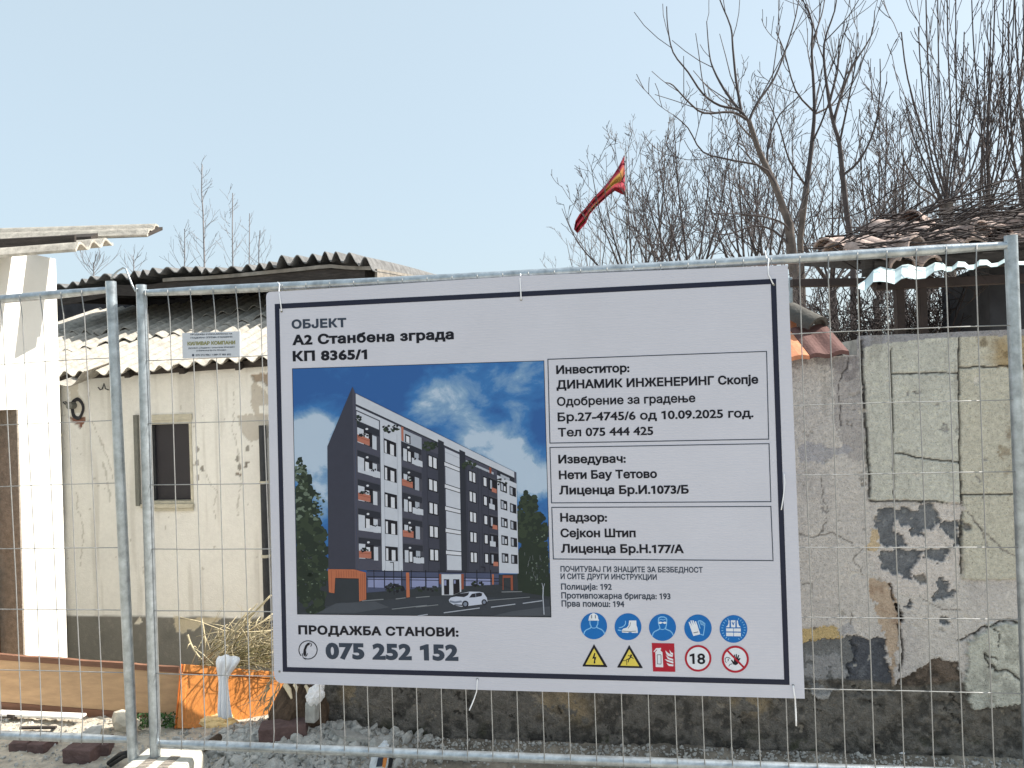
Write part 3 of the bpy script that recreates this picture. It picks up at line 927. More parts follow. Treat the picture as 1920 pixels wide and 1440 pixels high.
# the block : gable wall, street front
p.poly(c1(668, 250, 408, 870) + c3(420, 830, 712, 836) + c1(692, 300), 'gable', 6)
p.poly(c1(668, 250, 690, 292) + c3(716, 828, 700, 828), 'facade', 7)
def yt(x): return 734.2 + (x - 664.6) * (884 - 734.2) / (966 - 664.6)
def yb(x): return 1069 + (x - 668.6) * (1075.3 - 1069) / (972.3 - 668.6)
def at(x, b): return (x + b * 4.5, yt(x) + (yb(x) - yt(x)) * b)
def quad(x0, x1, b0, b1, inkname, lay, dx=0):
    p.poly([at(x0, b0), at(x1, b0), at(x1, b1), at(x0, b1)], inkname, lay)
quad(665, 968, 0.005, 1.0, 'facade', 6)
quad(667, 964, 0.008, 0.066, 'wallw', 8)                 # parapet
quad(667, 964, 0.066, 0.076, 'fin', 8)
quad(667, 751, 0.080, 0.098, 'wallw', 8)
quad(667, 818, 0.098, 0.104, 'shade', 8)
fl = [.195 + .164 * k for k in range(5)]
quad(668, 710, .105, .160, 'wallw', 8); foliage(672, 786, 5, 9, 14, ['deep', 'leafd'], 10, 2.4)
quad(712, 751, .094, 1.0, 'wallw', 8); quad(718, 719, .14, 1, 'wallw2', 9); quad(743, 744, .14, 1, 'wallw2', 9)
quad(751, 790, .088, .17, 'wallw2', 8); quad(752, 756, .075, .165, 'planter', 9); quad(759, 769, .11, .165, 'deep', 9); quad(761, 767, .12, .162, 'curtain', 10)
foliage(733, 803, 16, 7, 34, ['leafd', 'deep', 'leafm'], 11, 3)
foliage(806, 836, 15, 8, 40, ['leafd', 'leafm', 'leafd'], 11, 3.2)
foliage(878, 872, 14, 8, 30, ['leafd', 'leafm'], 11, 3)
foliage(940, 903, 12, 6, 18, ['leafd', 'deep'], 11, 2)
for k, b in enumerate(fl):
    bb = b - .035
    # first balcony column
    quad(668.5, 711, bb - .004, bb + .12, 'shade', 8)
    quad(668.5, 711, bb, bb + .040, 'deep', 9) if False else quad(668.5, 710, bb, bb + .038, 'fin', 9)
    p.disc(*at(687, bb + .022), 2.6, 'curtain', 11, 12, 2.0)
    quad(669, 681, bb + .034, bb + .118, 'wallw', 10); quad(681, 697, bb + .036, bb + .118, 'deep', 10)
    quad(683, 690, bb + .05, bb + .115, 'curtain', 11); quad(697, 705, bb + .045, bb + .125, 'wallw', 10)
    if k % 2 == 0:
        quad(669, 692, bb + .074, bb + .114, 'planter', 12); foliage(*at(679, bb + .068), 9, 3.2, 12, ['deep', 'leafd'], 13, 2.4)
        quad(670, 691, bb + .086, bb + .089, 'wood2', 13)
    else:
        quad(690, 711, bb + .085, bb + .123, 'wallw', 12); foliage(*at(701, bb + .083), 8, 1.6, 8, ['deep'], 13, 1.6)
        quad(669, 692, bb + .105, bb + .123, 'wallw', 12)
    # windows in the white strip
    quad(718.5, 742, b, b + .088, 'deep', 10); quad(720, 724, b + .012, b + .085, 'curtain', 11); quad(730.5, 737.5, b + .02, b + .086, 'curtain', 11)
    # second balcony column
    b2 = b + .002
    quad(752, 790, b2 - .035, b2 + .095, 'shade', 8); quad(752, 789, b2 - .028, b2 + .012, 'fin', 9)
    p.disc(*at(765, b2 - .006), 2.4, 'curtain', 11, 12, 1.8)
    quad(755, 762, b2 + .012, b2 + .09, 'wallw', 10); quad(762, 776, b2 + .01, b2 + .09, 'deep', 10); quad(752, 755, b2 + .005, b2 + .07, 'deep', 10)
    quad(764, 769, b2 + .02, b2 + .085, 'curtain', 11); quad(776, 784, b2 + .01, b2 + .095, 'wallw2', 10)
    if k % 2 == 1:
        quad(752, 772, b2 + .048, b2 + .09, 'planter', 12); foliage(*at(766, b2 + .042), 4, 3.4, 9, ['deep', 'leafd'], 13, 2.4)
        quad(753, 771, b2 + .06, b2 + .063, 'wood2', 13)
    else:
        quad(771, 791, b2 + .052, b2 + .092, 'wallw', 12); foliage(*at(779, b2 + .05), 7, 1.4, 7, ['deep'], 13, 1.5)
    # paired windows of the grey wall
    bw = b - .012
    quad(801, 819.5, bw, bw + .088, 'deep', 10); quad(803, 809, bw + .007, bw + .08, 'curtain', 11); quad(811.5, 817.5, bw + .007, bw + .08, 'curtain', 11)
    bw = b - .02
    quad(877.5, 891.5, bw, bw + .092, 'deep', 10); quad(879, 883.5, bw + .008, bw + .084, 'curtain', 11); quad(885.5, 890, bw + .008, bw + .084, 'curtain', 11)
    quad(904.4, 912.6, bw, bw + .09, 'deep', 10); quad(906, 911, bw + .01, bw + .08, 'curtain', 11)
    quad(915, 931, bw - .02, bw + .10, 'deep', 9); quad(918, 921.5, bw + .01, bw + .085, 'wallw2', 10); quad(915, 931, bw - .02, bw - .005, 'shade', 10)
    if k % 2 == 0: quad(921, 930, bw + .07, bw + .108, 'planter', 11)
    else: quad(915.5, 926, bw + .055, bw + .10, 'wallw', 11)
    bw = b - .035
    quad(937, 949.5, bw, bw + .088, 'deep', 10); quad(938.5, 942.5, bw + .012, bw + .078, 'wallw2', 11); quad(944, 947, bw + .03, bw + .074, 'curtain', 11)
    quad(954.5, 966.5, bw + .004, bw + .092, 'deep', 10); quad(956, 960, bw + .016, bw + .082, 'wallw2', 11)
quad(789, 820, .155, 1, 'facade2', 7); quad(799, 799.8, .15, 1, 'fin', 9); quad(820.2, 821, .15, 1, 'fin', 9)
quad(821, 832, .045, 1, 'fin', 9); quad(861, 872, .045, 1, 'fin', 9); quad(872, 931, .12, 1, 'facade2', 7)
quad(834, 861, .085, .985, 'wallw', 9)
for k in range(5):
    b = .185 + .163 * k
    quad(832.5, 861, b, b + .006, 'fin', 10); quad(833, 861, b + .032, b + .038, 'fin', 10); quad(832.5, 860.5, b + .006, b + .032, 'curtain', 10)
quad(834, 861, .112, .116, 'wallw2', 10)
quad(873, 925, .105, .125, 'wallw2', 9); quad(917, 921, .075, .125, 'wood2', 11)
quad(931.5, 968, .115, 1, 'wallw', 9); quad(931.5, 964, .07, .115, 'fin', 9); quad(938, 955, .09, .12, 'wallw2', 10)
for x in (895, 901, 913.6, 873.5): quad(x, x + .7, .12, 1, 'fin', 9)
# ground floor : glazing, frames, posts
p.poly(c3(815, 835, 1440, 838) + c4(860, 860, 860, 985, 0, 1020) + c3(815, 1060), 'glass2', 8)
for x0, x1 in ((690, 720), (722, 752), (770, 797), (800, 822), (872, 893), (896, 920)):
    p.poly([(x0, 1084), (x1, 1084), (x1, 1102), (x0, 1101)], 'glass', 9)
    p.poly([(x0, 1073), (x1, 1073), (x1, 1079), (x0, 1079)], 'glass2', 9)
for y in (1070.5, 1081, 1086): p.stroke([(688, y), (935, y + 4)], 1.3, 'deep', 10)
for x in (701, 721, 753, 771, 798, 823, 872, 894, 920): p.stroke([(x, 1069), (x + .5, 1103)], 1.4, 'deep', 10)
p.poly(c3(815, 1060, 1440, 1010) + c4(280, 1000, 860, 975, 1050, 1040, 700, 1070, 0, 1100) + c3(900, 1140), 'ground', 10)
foliage(738, 1103, 18, 8, 40, ['leafd', 'ground', 'deep'], 11, 4); foliage(800, 1104, 24, 5, 30, ['leafd', 'ground', 'deep'], 11, 3); foliage(895, 1096, 12, 5, 20, ['leafd', 'deep'], 11, 3)
p.poly(c3(415, 815, 690, 818, 810, 850, 812, 1130, 740, 1150, 735, 912, 490, 905, 482, 1065, 425, 1055), 'wood', 11)
for k in range(9):
    x = 500 + k * 26
    p.stroke(c3(x, 830, x + 2, 900), .8, 'wood2', 12)
for x in (755, 775, 795): p.stroke(c3(x, 860, x + 2, 1130), .8, 'wood2', 12)
p.stroke(c3(450, 830, 455, 1050), .8, 'wood2', 12)
p.poly(c3(490, 912, 733, 918, 740, 1150, 600, 1165, 488, 1080), 'ground', 9)
p.poly(c3(1225, 850, 1258, 850, 1265, 1105, 1230, 1110), 'wood', 11)
p.poly(c4(790, 868, 808, 868, 808, 975, 792, 975), 'wood', 11); p.poly(c4(240, 865, 262, 865, 262, 975, 244, 965), 'wood2', 11); p.poly(c4(468, 865, 495, 865, 495, 1020, 472, 1030), 'wood2', 11)
p.poly(c4(900, 878, 1005, 880, 1008, 1035, 985, 1035, 982, 905, 908, 905, 908, 1030, 900, 1030), 'wood2', 11)
p.poly(c4(265, 868, 468, 868, 470, 1050, 380, 1085, 268, 1085), 'wallw', 11); p.poly(c4(288, 920, 345, 920, 345, 1080, 292, 1080), 'deep', 12); p.poly(c4(385, 920, 450, 920, 455, 1055, 388, 1080), 'deep', 12)
p.poly(c4(292, 930, 315, 930, 315, 985, 292, 985), 'glass', 13); p.poly(c4(392, 930, 412, 930, 412, 965, 392, 965), 'glass', 13); p.stroke(c4(345, 870, 380, 870), 1, 'wallw2', 12)
# street lamps, kerbs, road lines, sapling
p.stroke(c3(1060, 745, 1095, 745, 1102, 1080), 1.2, 'deep', 13); p.stroke(c4(675, 792, 715, 795, 716, 840), 1.2, 'deep', 13)
for a in ((770, 1145, 990, 1128), (1120, 1125, 1220, 1112), (1080, 1230, 1440, 1190)): p.stroke(c3(*a), 1.7, 'kerb', 12)
for a in ((0, 1110, 140, 1098), (740, 1140, 1180, 1105), (890, 1052, 1100, 1048), (0, 1208, 230, 1185)): p.stroke(c4(*a), 1.6, 'kerb', 12)
for a in ((290, 1268, 660, 1218), (780, 1210, 1030, 1178), (1110, 1170, 1310, 1142), (20, 1300, 120, 1285)): p.stroke(c4(*a), 1.9, 'wallw2', 12)
p.poly(c4(800, 1300, 1000, 1250, 1390, 1200, 1400, 1300), 'road2', 4)
p.stroke(c4(1322, 1000, 1318, 1100, 1330, 1285), 2.0, 'wallw2', 13); p.stroke(c4(1320, 1010, 1308, 960), 1, 'wallw2', 13); p.stroke(c4(1322, 1010, 1335, 965), 1, 'wallw2', 13)
for k in range(16):
    x = rg.uniform(1120, 1360); y = rg.uniform(640, 930)
    p.stroke(c4(x, y, x + rg.uniform(-8, 8), y + rg.uniform(20, 60)), .5, 'kerb', 6)
# the little car
p.poly(c4(340, 1135, 360, 1110, 430, 1095, 470, 1065, 560, 1048, 660, 1050, 700, 1060, 735, 1110, 742, 1150, 720, 1175, 560, 1195, 470, 1205, 400, 1190, 350, 1160), 'carw', 14)
p.poly(c4(415, 1098, 470, 1068, 552, 1056, 540, 1085, 500, 1105), 'card', 15); p.poly(c4(552, 1110, 580, 1072, 660, 1058, 690, 1068, 680, 1095, 610, 1108), 'card', 15)
p.stroke(c4(618, 1068, 622, 1106), 1.2, 'carm', 16); p.poly(c4(350, 1138, 405, 1150, 470, 1140, 480, 1160, 400, 1172, 352, 1158), 'carm', 15); p.stroke(c4(400, 1185, 480, 1190), 2, 'card', 15)
p.disc(*c4(512, 1178)[0], 6.2, 'card', 16, 20, 6.6); p.disc(*c4(512, 1178)[0], 3.6, 'carm', 17, 16, 4); p.disc(*c4(708, 1158)[0], 5, 'card', 16, 20, 5.6); p.disc(*c4(708, 1158)[0], 2.8, 'carm', 17, 16, 3.2)
p.done('printed_picture')
fr = MB()
for k in range(4):
    a = pk[k]; b = pk[(k + 1) % 4]
    cx, cy = 789, 920
    o = lambda q: (q[0] + math.copysign(1.0, q[0] - cx), q[1] + math.copysign(1.0, q[1] - cy))
    strip(fr, [o(a), o(b), b, a], 0.0009)
obj('picture_edge', fr, INKS['black'], board)

# ------------------------------------------------------------------ eyelets and ties that carry the board
for x, y in ((528, 584), (977, 562), (1451, 534), (895, 1273.3), (1487, 1285), (524, 1259)):
    mb = MB(); q = B(x, y, 0.0012)
    pr = [q + pd * 0.0045 * math.cos(a) + pu * 0.0045 * math.sin(a) for a in [i * math.pi / 6 for i in range(12)]]
    mb.prism(pr, pn * 0.0012)
    obj('eyelet', mb, M['greypipe'], board)

def tie(pts, label, r=0.0024):
    mb = MB()
    q = [onplane(x, y, pbl + pn * o, pn) for x, y, o in pts]
    # smooth the run a little
    sm = []
    for i in range(len(q) - 1):
        for k in range(4): sm.append(q[i].lerp(q[i + 1], k / 4))
    sm.append(q[-1])
    mb.tube(sm, r, 8)
    o = obj('cable_tie', mb, M['ties'], loc=q[0], smooth=True)
    tag(o, label, 'cable tie', 'ties holding the site board')
T0 = 0.034
tie([(518, 532, -.022), (521, 529.5, 0), (524, 533, .0225), (523, 545, .026), (525, 560, T0), (528, 583, T0)], 'white tie over the top rail at the left corner of the board')
tie([(972, 514, -.022), (974, 511.5, 0), (976, 514, .0225), (975, 524, .03), (976, 536, T0), (977, 562, T0)], 'white tie over the top rail at the middle of the board')
tie([(1434, 470, .012), (1437, 484, .022), (1440, 482, 0), (1441, 486, .0225), (1440, 500, .03), (1441, 515, T0), (1450, 533, T0)], 'white tie with upright tail over the top rail near the board right corner')
tie([(895, 1273, T0), (894, 1293, T0), (893.5, 1297, .02), (889, 1310, .016), (880, 1332, .02)], 'white tie with loose tail under the bottom edge of the board')
tie([(1487, 1285, T0), (1490, 1306, T0), (1491, 1312, .02), (1493, 1361, .014)], 'white tie hanging straight down at the bottom right corner of the board', 0.003)
tie([(1470, 888, T0), (1471.5, 905, .036), (1469, 930, .036), (1465, 956, T0)], 'white tie curling over the right border of the board', 0.0022)

# ------------------------------------------------------------------ the small company plate on the mesh
SOFF = 0.016
def Bs(px, py, lay=0.0): return onplane(px, py, pbl + pn * (SOFF + lay), pn)
ink('platewhite', 186, 192, 202); ink('olive', 128, 128, 84)
q = Bs(396, 671)
plate = thing('company_plate', q, 'small pale company plate wired to the mesh left of the big board', 'sign')
mb = MB(); mb.prism([Bs(x, y) for x, y in ((341.5, 624.5), (449.5, 621), (449.8, 668.8), (342.3, 671.8))], -pn * 0.003)
obj('panel', mb, INKS['platewhite'], plate)
for a in (('ПРОДАЖБА И ИЗНАЈМУВАЊЕ НА', 357, 628.6, 435.5, 627, 2.8, .02, 'slate'), ('ГРАДЕЖНА ОПРЕМА И МАШИНИ', 357, 635, 435.5, 632.8, 2.9, .02, 'slate'),
          ('КИЛИВАР КОМПАНИ', 351.5, 647.4, 441, 645, 6.6, .05, 'olive'), ('ДООЕЛ с.Кадино / општина Илинден', 353, 654.3, 440, 651.5, 2.7, .02, 'slate'),
          ('ул.Беласица бр.21а, Илинден', 368, 658.6, 424, 657.2, 2.5, .02, 'slate'), ('070 212 996 / +389 77 983 602', 367, 667.4, 433, 666, 3.3, .02, 'slate')):
    letter(*a, surf=Bs, parent=plate)
mb = MB(); mb.poly([Bs(362 + 2.2 * math.cos(k), 666 + 2.4 * math.sin(k), .0008) for k in [i * .5236 for i in range(12)]][::-1])
obj('dot_mark', mb, INKS['slate'], plate)
# ------------------------------------------------------------------ right boundary wall
def wall_uv(px, py):
    q = onplane(px, py, WO, wall_n)
    return ((q - WO).dot(wall_d), q.z)
WTOP = 1.85
u0, u1 = -1.06, 4.4
NU, NVv = 1088, 380
us = np.linspace(u0, u1, NU); vs = np.linspace(-0.12, WTOP, NVv)
UU, VV = np.meshgrid(us, vs, indexing='ij')
wx = UU + 0.022 * (fbm(UU * 11, VV * 11, 31, 4) - .5) * 2 + 0.015 * (fbm(UU * 45, VV * 45, 33, 3) - .5) * 2 + .007 * (fbm(UU * 120, VV * 120, 35, 2) - .5) * 2
wv = VV + 0.022 * (fbm(UU * 11, VV * 11, 41, 4) - .5) * 2 + 0.015 * (fbm(UU * 45, VV * 45, 43, 3) - .5) * 2 + .007 * (fbm(UU * 120, VV * 120, 45, 2) - .5) * 2
sx = UU + 0.004 * (fbm(UU * 30, VV * 30, 51, 3) - .5) * 2
sv = VV + 0.004 * (fbm(UU * 30, VV * 30, 53, 3) - .5) * 2
n1 = fbm(UU * 6, VV * 6, 61, 5); n2 = fbm(UU * 24, VV * 24, 63, 4); n3 = fbm(UU * 60, VV * 60, 65, 3)
WK = 1.56
def L3(r, g, b, k=WK): return np.array([lin(r), lin(g), lin(b)]) * k
def mixc(c, m, col):
    m = np.clip(m, 0, 1)[..., None]
    return c * (1 - m) + col * m
def o7(*a): return [wall_uv(1440 + a[i] / 4, 760 + a[i + 1] / 4) for i in range(0, len(a), 2)]
def o8(*a): return [wall_uv(1440 + a[i] / 4, 1080 + a[i + 1] / 4) for i in range(0, len(a), 2)]
def px_(*a): return [wall_uv(a[i], a[i + 1]) for i in range(0, len(a), 2)]
def sstep(x, a, b):
    t = np.clip((x - a) / (b - a), 0, 1); return t * t * (3 - 2 * t)
def linedist(pts, X, Y):
    d = np.full(X.shape, 9.0)
    for i in range(len(pts) - 1):
        (xa, ya), (xb, yb_) = pts[i], pts[i + 1]
        dx, dy = xb - xa, yb_ - ya
        t = np.clip(((X - xa) * dx + (Y - ya) * dy) / (dx * dx + dy * dy + 1e-12), 0, 1)
        d = np.minimum(d, np.hypot(X - xa - t * dx, Y - ya - t * dy))
    return d

col = np.zeros(UU.shape + (3,)) + L3(180, 176, 173)
dep = np.zeros(UU.shape)
col = mixc(col, sstep(n1, .35, .7) * .55, L3(165, 161, 161))
col = mixc(col, sstep(n2, .55, .8) * .35, L3(194, 187, 180))
# grey wash and marks of the smooth plaster strip
top = inpoly(wx, wv, px_(1560, 690, 1612, 660, 1622, 800, 1626, 860, 1590, 865, 1560, 800))
col = mixc(col, top * .6, L3(140, 136, 138))
m = inpoly(wx, wv, o7(205, 320, 300, 290, 420, 300, 520, 330, 600, 300, 600, 380, 470, 400, 400, 470, 360, 420, 240, 420))
col = mixc(col, m * .7, L3(146, 146, 154)); dep -= m * .0015
m = inpoly(wx, wv, px_(1480, 655, 1600, 655, 1612, 690, 1590, 715, 1560, 690, 1530, 685, 1480, 690))
col = mixc(col, m * .6 * (n2 > .4), L3(118, 114, 116))
# yellow-grey facing slabs
slab = inpoly(sx, sv, px_(1614, 600, 2500, 560, 2500, 1096, 1806, 1086, 1799, 946, 1700, 938, 1630, 937, 1622, 850))
col = mixc(col, slab * 1.0, L3(177, 177, 170)); col = mixc(col, slab * sstep(n2, .45, .75) * .5, L3(160, 160, 154)); col = mixc(col, slab * sstep(n3, .6, .8) * .4, L3(192, 192, 178))
dep += slab * .010
rightslab = inpoly(sx, sv, px_(1797, 600, 2500, 560, 2500, 1096, 1800, 1086))
col = mixc(col, rightslab * .5, L3(172, 166, 150))
st = inpoly(wx, wv, px_(1826, 590, 2500, 570, 2500, 690, 1850, 690, 1830, 660)); col = mixc(col, st * sstep(n1, .25, .6) * .75, L3(140, 118, 80)); col = mixc(col, st * sstep(n2, .5, .7) * .6, L3(96, 82, 60))
st = inpoly(wx, wv, px_(1866, 800, 1892, 800, 1895, 935, 1870, 935)); col = mixc(col, st * sstep(n2, .45, .7) * .6, L3(118, 104, 84))
m = inpoly(sx, sv, px_(1606, 600, 2500, 560, 2500, 618, 1800, 632, 1740, 636, 1640, 645, 1608, 655)); col = mixc(col, m * .85, L3(128, 128, 136))
def groove(pts, w, dark=(58, 56, 54), d=.010, warped=True, jag=0.0):
    global col, dep
    X, Y = (sx, sv) if warped else (UU, VV)
    k = sstep(-linedist(pts, X + jag * (n2 - .5), Y + jag * (n1 - .5)), -w, -w * .45)
    col = mixc(col, k * .95, L3(*dark)); dep = dep - k * d
groove(px_(1669, 652, 1672, 760, 1675, 935), .0035); groove(px_(1797, 634, 1796, 700, 1798, 870, 1801, 940, 1802, 1075), .0048)
groove(px_(1672, 702, 1734, 700, 1796, 699), .0036); groove(px_(1797, 690, 1892, 686, 2500, 682), .0040)
groove(px_(1676, 851, 1706, 853, 1720, 858, 1760, 862, 1797, 866), .0042, jag=.02); groove(px_(1632, 938, 1680, 939, 1740, 939, 1800, 946), .0045, jag=.02)
groove(px_(1799, 930, 1801, 927, 1900, 926, 2500, 924), .0042); groove(px_(1614, 640, 1620, 760, 1626, 850, 1630, 930), .0065, (50, 48, 48), .012, jag=.012)
groove(px_(1592, 668, 1588, 690, 1575, 715, 1574, 740, 1578, 760, 1576, 800), .0036, (84, 80, 80), .004, jag=.02)
# pale plaster islands and the dark grey patches where it fell away
m = inpoly(wx, wv, o7(880, 780, 1250, 720, 1440, 740, 1440, 1300, 1300, 1440, 900, 1440, 830, 1300, 760, 1100)); col = mixc(col, m * .8, L3(186, 180, 177)); dep += m * .001
def fallen(poly, c=(104, 107, 112), edge=True, deep=.013):
    global col, dep
    mm = inpoly(wx, wv, poly).astype(float)
    col = mixc(col, mm, L3(*c)); col = mixc(col, mm * sstep(n2, .5, .75) * .5, L3(c[0] - 26, c[1] - 26, c[2] - 26)); col = mixc(col, mm * sstep(n3, .62, .8) * .5, L3(c[0] + 34, c[1] + 34, c[2] + 32))
    dep -= mm * deep
fallen(o7(800, 850, 830, 790, 880, 760, 960, 760, 1100, 780, 1140, 740, 1240, 730, 1290, 800, 1300, 870, 1250, 920, 1180, 940, 1140, 980, 1080, 985, 1060, 950, 1090, 915, 1000, 900, 950, 860, 930, 960, 1010, 980, 1010, 1060, 960, 1080, 860, 1075, 840, 980, 810, 920))
fallen(o7(870, 1110, 960, 1090, 1150, 1095, 1155, 1170, 1080, 1250, 1090, 1320, 1020, 1310, 1000, 1280, 850, 1220, 835, 1150))
fallen(o7(1170, 1100, 1360, 1095, 1350, 1150, 1300, 1190, 1230, 1160, 1175, 1150))
fallen(o7(1310, 870, 1340, 850, 1440, 890, 1440, 1060, 1400, 1070, 1380, 980, 1310, 910))
fallen(o8(1240, 190, 1270, 80, 1310, 40, 1360, 50, 1345, 105, 1420, 85, 1400, 120, 1310, 190))
fallen(o7(1110, 1290, 1200, 1285, 1205, 1350, 1140, 1365), (130, 128, 126)); fallen(o8(1280, 300, 1345, 300, 1340, 340, 1290, 330))
fallen(o8(1000, 235, 1060, 205, 1085, 235, 1050, 250)); fallen(o7(1450, 860, 1560, 950, 1500, 950, 1450, 890), (120, 118, 116))
# ochre and rust coloured run
m = inpoly(wx, wv, o7(760, 940, 830, 965, 845, 1100, 755, 1100)); col = mixc(col, m * .85, L3(178, 158, 126))
m = inpoly(wx, wv, o8(760, 0, 900, 40, 950, 180, 995, 310, 962, 480, 975, 640, 960, 740, 955, 870, 918, 880, 908, 740, 935, 600, 880, 460, 825, 350, 800, 150)); col = mixc(col, m * .9, L3(166, 148, 130)); col = mixc(col, m * sstep(n2, .5, .7) * .6, L3(136, 114, 98)); dep -= m * .004
m = inpoly(wx, wv, o8(935, 180, 975, 220, 1015, 345, 985, 355, 955, 270)); col = mixc(col, m, L3(40, 36, 34)); dep -= m * .02
groove(o8(905, 60, 930, 120, 945, 190), .006, (60, 48, 40), .012, jag=.03); groove(o8(985, 370, 1000, 470, 992, 600, 975, 700), .007, (56, 50, 46), .012, jag=.04)
m = inpoly(wx, wv, o8(255, 385, 300, 375, 380, 380, 540, 372, 545, 470, 470, 475, 380, 470, 290, 492, 250, 490)); col = mixc(col, m, L3(176, 156, 116)); dep -= m * .002
m = inpoly(wx, wv, o8(545, 380, 650, 370, 655, 440, 600, 430, 545, 465)); col = mixc(col, m * .8, L3(150, 150, 154))
# mottled and smooth cement patches low down
fallen(o8(240, 495, 400, 470, 640, 470, 660, 560, 640, 680, 600, 790, 500, 870, 240, 880), (106, 108, 110)); 
m = inpoly(wx, wv, o8(300, 590, 480, 580, 600, 690, 590, 780, 420, 830, 300, 800)) & (n2 < .62); col = mixc(col, m * .85, L3(138, 139, 142)); dep += m * .004
m = inpoly(wx, wv, o8(400, 830, 560, 790, 600, 840, 380, 930, 320, 860)); col = mixc(col, m * .7, L3(140, 140, 140)); dep += m * .004
fallen(o8(640, 462, 880, 450, 902, 520, 890, 640, 945, 720, 920, 885, 560, 890, 600, 790, 610, 700, 640, 620), (78, 81, 88))
for c in ((780, 625, 22), (680, 845, 34), (660, 690, 20)):
    q = wall_uv(1440 + c[0] / 4, 1080 + c[1] / 4); m = np.hypot(wx - q[0], wv - q[1]) < c[2] / 4 / F * 3.3 * .7; col = mixc(col, m * .9, L3(150, 148, 144))
# brown rubble core under the broken plaster
core = inpoly(wx, wv, o8(990, 770, 1090, 740, 1200, 640, 1240, 612, 1400, 640, 1465, 740, 1480, 900, 1545, 1000, 1700, 990, 1860, 1010, 1930, 950, 2900, 950, 2900, 1700, 960, 1700, 930, 1300, 960, 900)).astype(float)
col = mixc(col, core, L3(98, 88, 80)); col = mixc(col, core * sstep(n2, .42, .62), L3(72, 66, 61)); col = mixc(col, core * sstep(n3, .6, .75) * .7, L3(118, 106, 96)); dep -= core * (.012 + .02 * (n2 - .5) + .012 * (n1 - .5))
# cracked pale slab, low right
m = inpoly(wx, wv, o8(1475, 490, 1590, 430, 1640, 365, 1910, 350, 2900, 340, 2900, 920, 1900, 940, 1700, 985, 1560, 1000, 1490, 850)); col = mixc(col, m, L3(170, 171, 163)); col = mixc(col, m * sstep(n2, .45, .7) * .7, L3(136, 136, 130)); col = mixc(col, m * sstep(n3, .58, .75) * .6, L3(190, 190, 182)); dep += m * .012
groove(o8(1640, 600, 1670, 700, 1690, 730, 1800, 720, 1890, 790), .0045, jag=.05); groove(o8(1430, 510, 1560, 440, 1600, 400, 1800, 350, 1900, 360), .006, jag=.05); groove(o8(1700, 390, 1720, 450, 1700, 540), .003, jag=.05)
groove(o8(1880, 400, 1890, 520), .006, jag=.05); groove(o8(1700, 720, 1690, 640, 1640, 600), .003, jag=.04)
# darker foot along the whole length
foot_h = .30 + .05 * (n1 - .5)
foot = sstep(-(VV + .05 * (n1 - .5) + .03 * (n2 - .5)), -.345, -.325) * (1 - np.clip(m, 0, 1)) * (UU > -5)
keep = inpoly(wx, wv, o8(290, 800, 520, 860, 400, 930, 340, 900))
foot = foot * (1 - keep)
col = mixc(col, foot * .97, L3(98, 95, 90)); col = mixc(col, foot * sstep(n2, .46, .66) * .85, L3(70, 68, 65)); col = mixc(col, foot * sstep(n3, .6, .74) * .6, L3(122, 116, 108))
col = mixc(col, foot * sstep(n1, .55, .68) * .4, L3(112, 106, 98))
dep -= foot * (.006 + .02 * (n2 - .5))
for cx_, cy_, r_ in ((1060, 1310, 26), (1085, 1330, 26), (1410, 1320, 22), (1430, 1330, 14), (1220, 1325, 7), (1370, 1315, 9), (1020, 1318, 18), (655, 1300, 18)):
    q = wall_uv(cx_, cy_); k = np.exp(-((wx - q[0]) ** 2 + (wv - q[1]) ** 2) / (r_ / F * 3.4) ** 2) * (n2 > .42); col = mixc(col, k * .7 * foot, L3(146, 130, 104))
low = sstep(-VV, -.14, -.02)
col = mixc(col, low * sstep(n2, .4, .6) * .5, L3(56, 55, 53)); moss = low * sstep(n1, .5, .65) * (n2 > .5); col = mixc(col, moss * .5, L3(70, 74, 52))
rs = random.Random(55)
for k_ in range(70):
    q = wall_uv(rs.uniform(1490, 1915), rs.uniform(700, 1200)); rr_ = rs.choice((.004, .006, .010, .014)); mm = (np.hypot((wx - q[0]) * rs.uniform(.6, 1.6), wv - q[1]) < rr_) * (n3 > .42)
    c_ = rs.choice(((128, 126, 126), (150, 146, 142), (112, 108, 104), (196, 192, 186))); col = mixc(col, mm * .75, L3(*c_)); dep -= mm * .004
for pts in ((1500, 1098, 1520, 1094, 1516, 1112), (1590, 1150, 1596, 1160, 1588, 1172), (1498, 1000, 1530, 1010, 1560, 1004, 1600, 1020), (1540, 890, 1548, 960, 1540, 1010), (1620, 1030, 1600, 1050, 1612, 1080), (1720, 1120, 1760, 1150, 1800, 1146), (1830, 980, 1860, 1010, 1900, 1040), (1810, 960, 1840, 990, 1850, 1030)):
    groove(px_(*pts), .0035, (120, 116, 112), .003, jag=.05)
for k_ in range(46):
    x_ = rs.uniform(640, 1915); y_ = rs.uniform(1290, 1405); q = wall_uv(x_, y_); w_ = rs.uniform(.01, .05); mm = (np.abs(wv - q[1] + .03 * np.sin((wx - q[0]) * 30)) < rs.uniform(.003, .010)) * (np.abs(wx - q[0]) < w_) * (n3 > .40)
    col = mixc(col, mm * foot * .8, L3(*rs.choice(((44, 42, 40), (130, 124, 114), (150, 142, 130), (52, 50, 48))))); dep -= mm * .006
st_ = fbm(UU * 26, VV * 5, 91, 3); col = mixc(col, sstep(st_, .62, .8) * sstep(VV, .9, 1.75) * .35, L3(120, 116, 110))
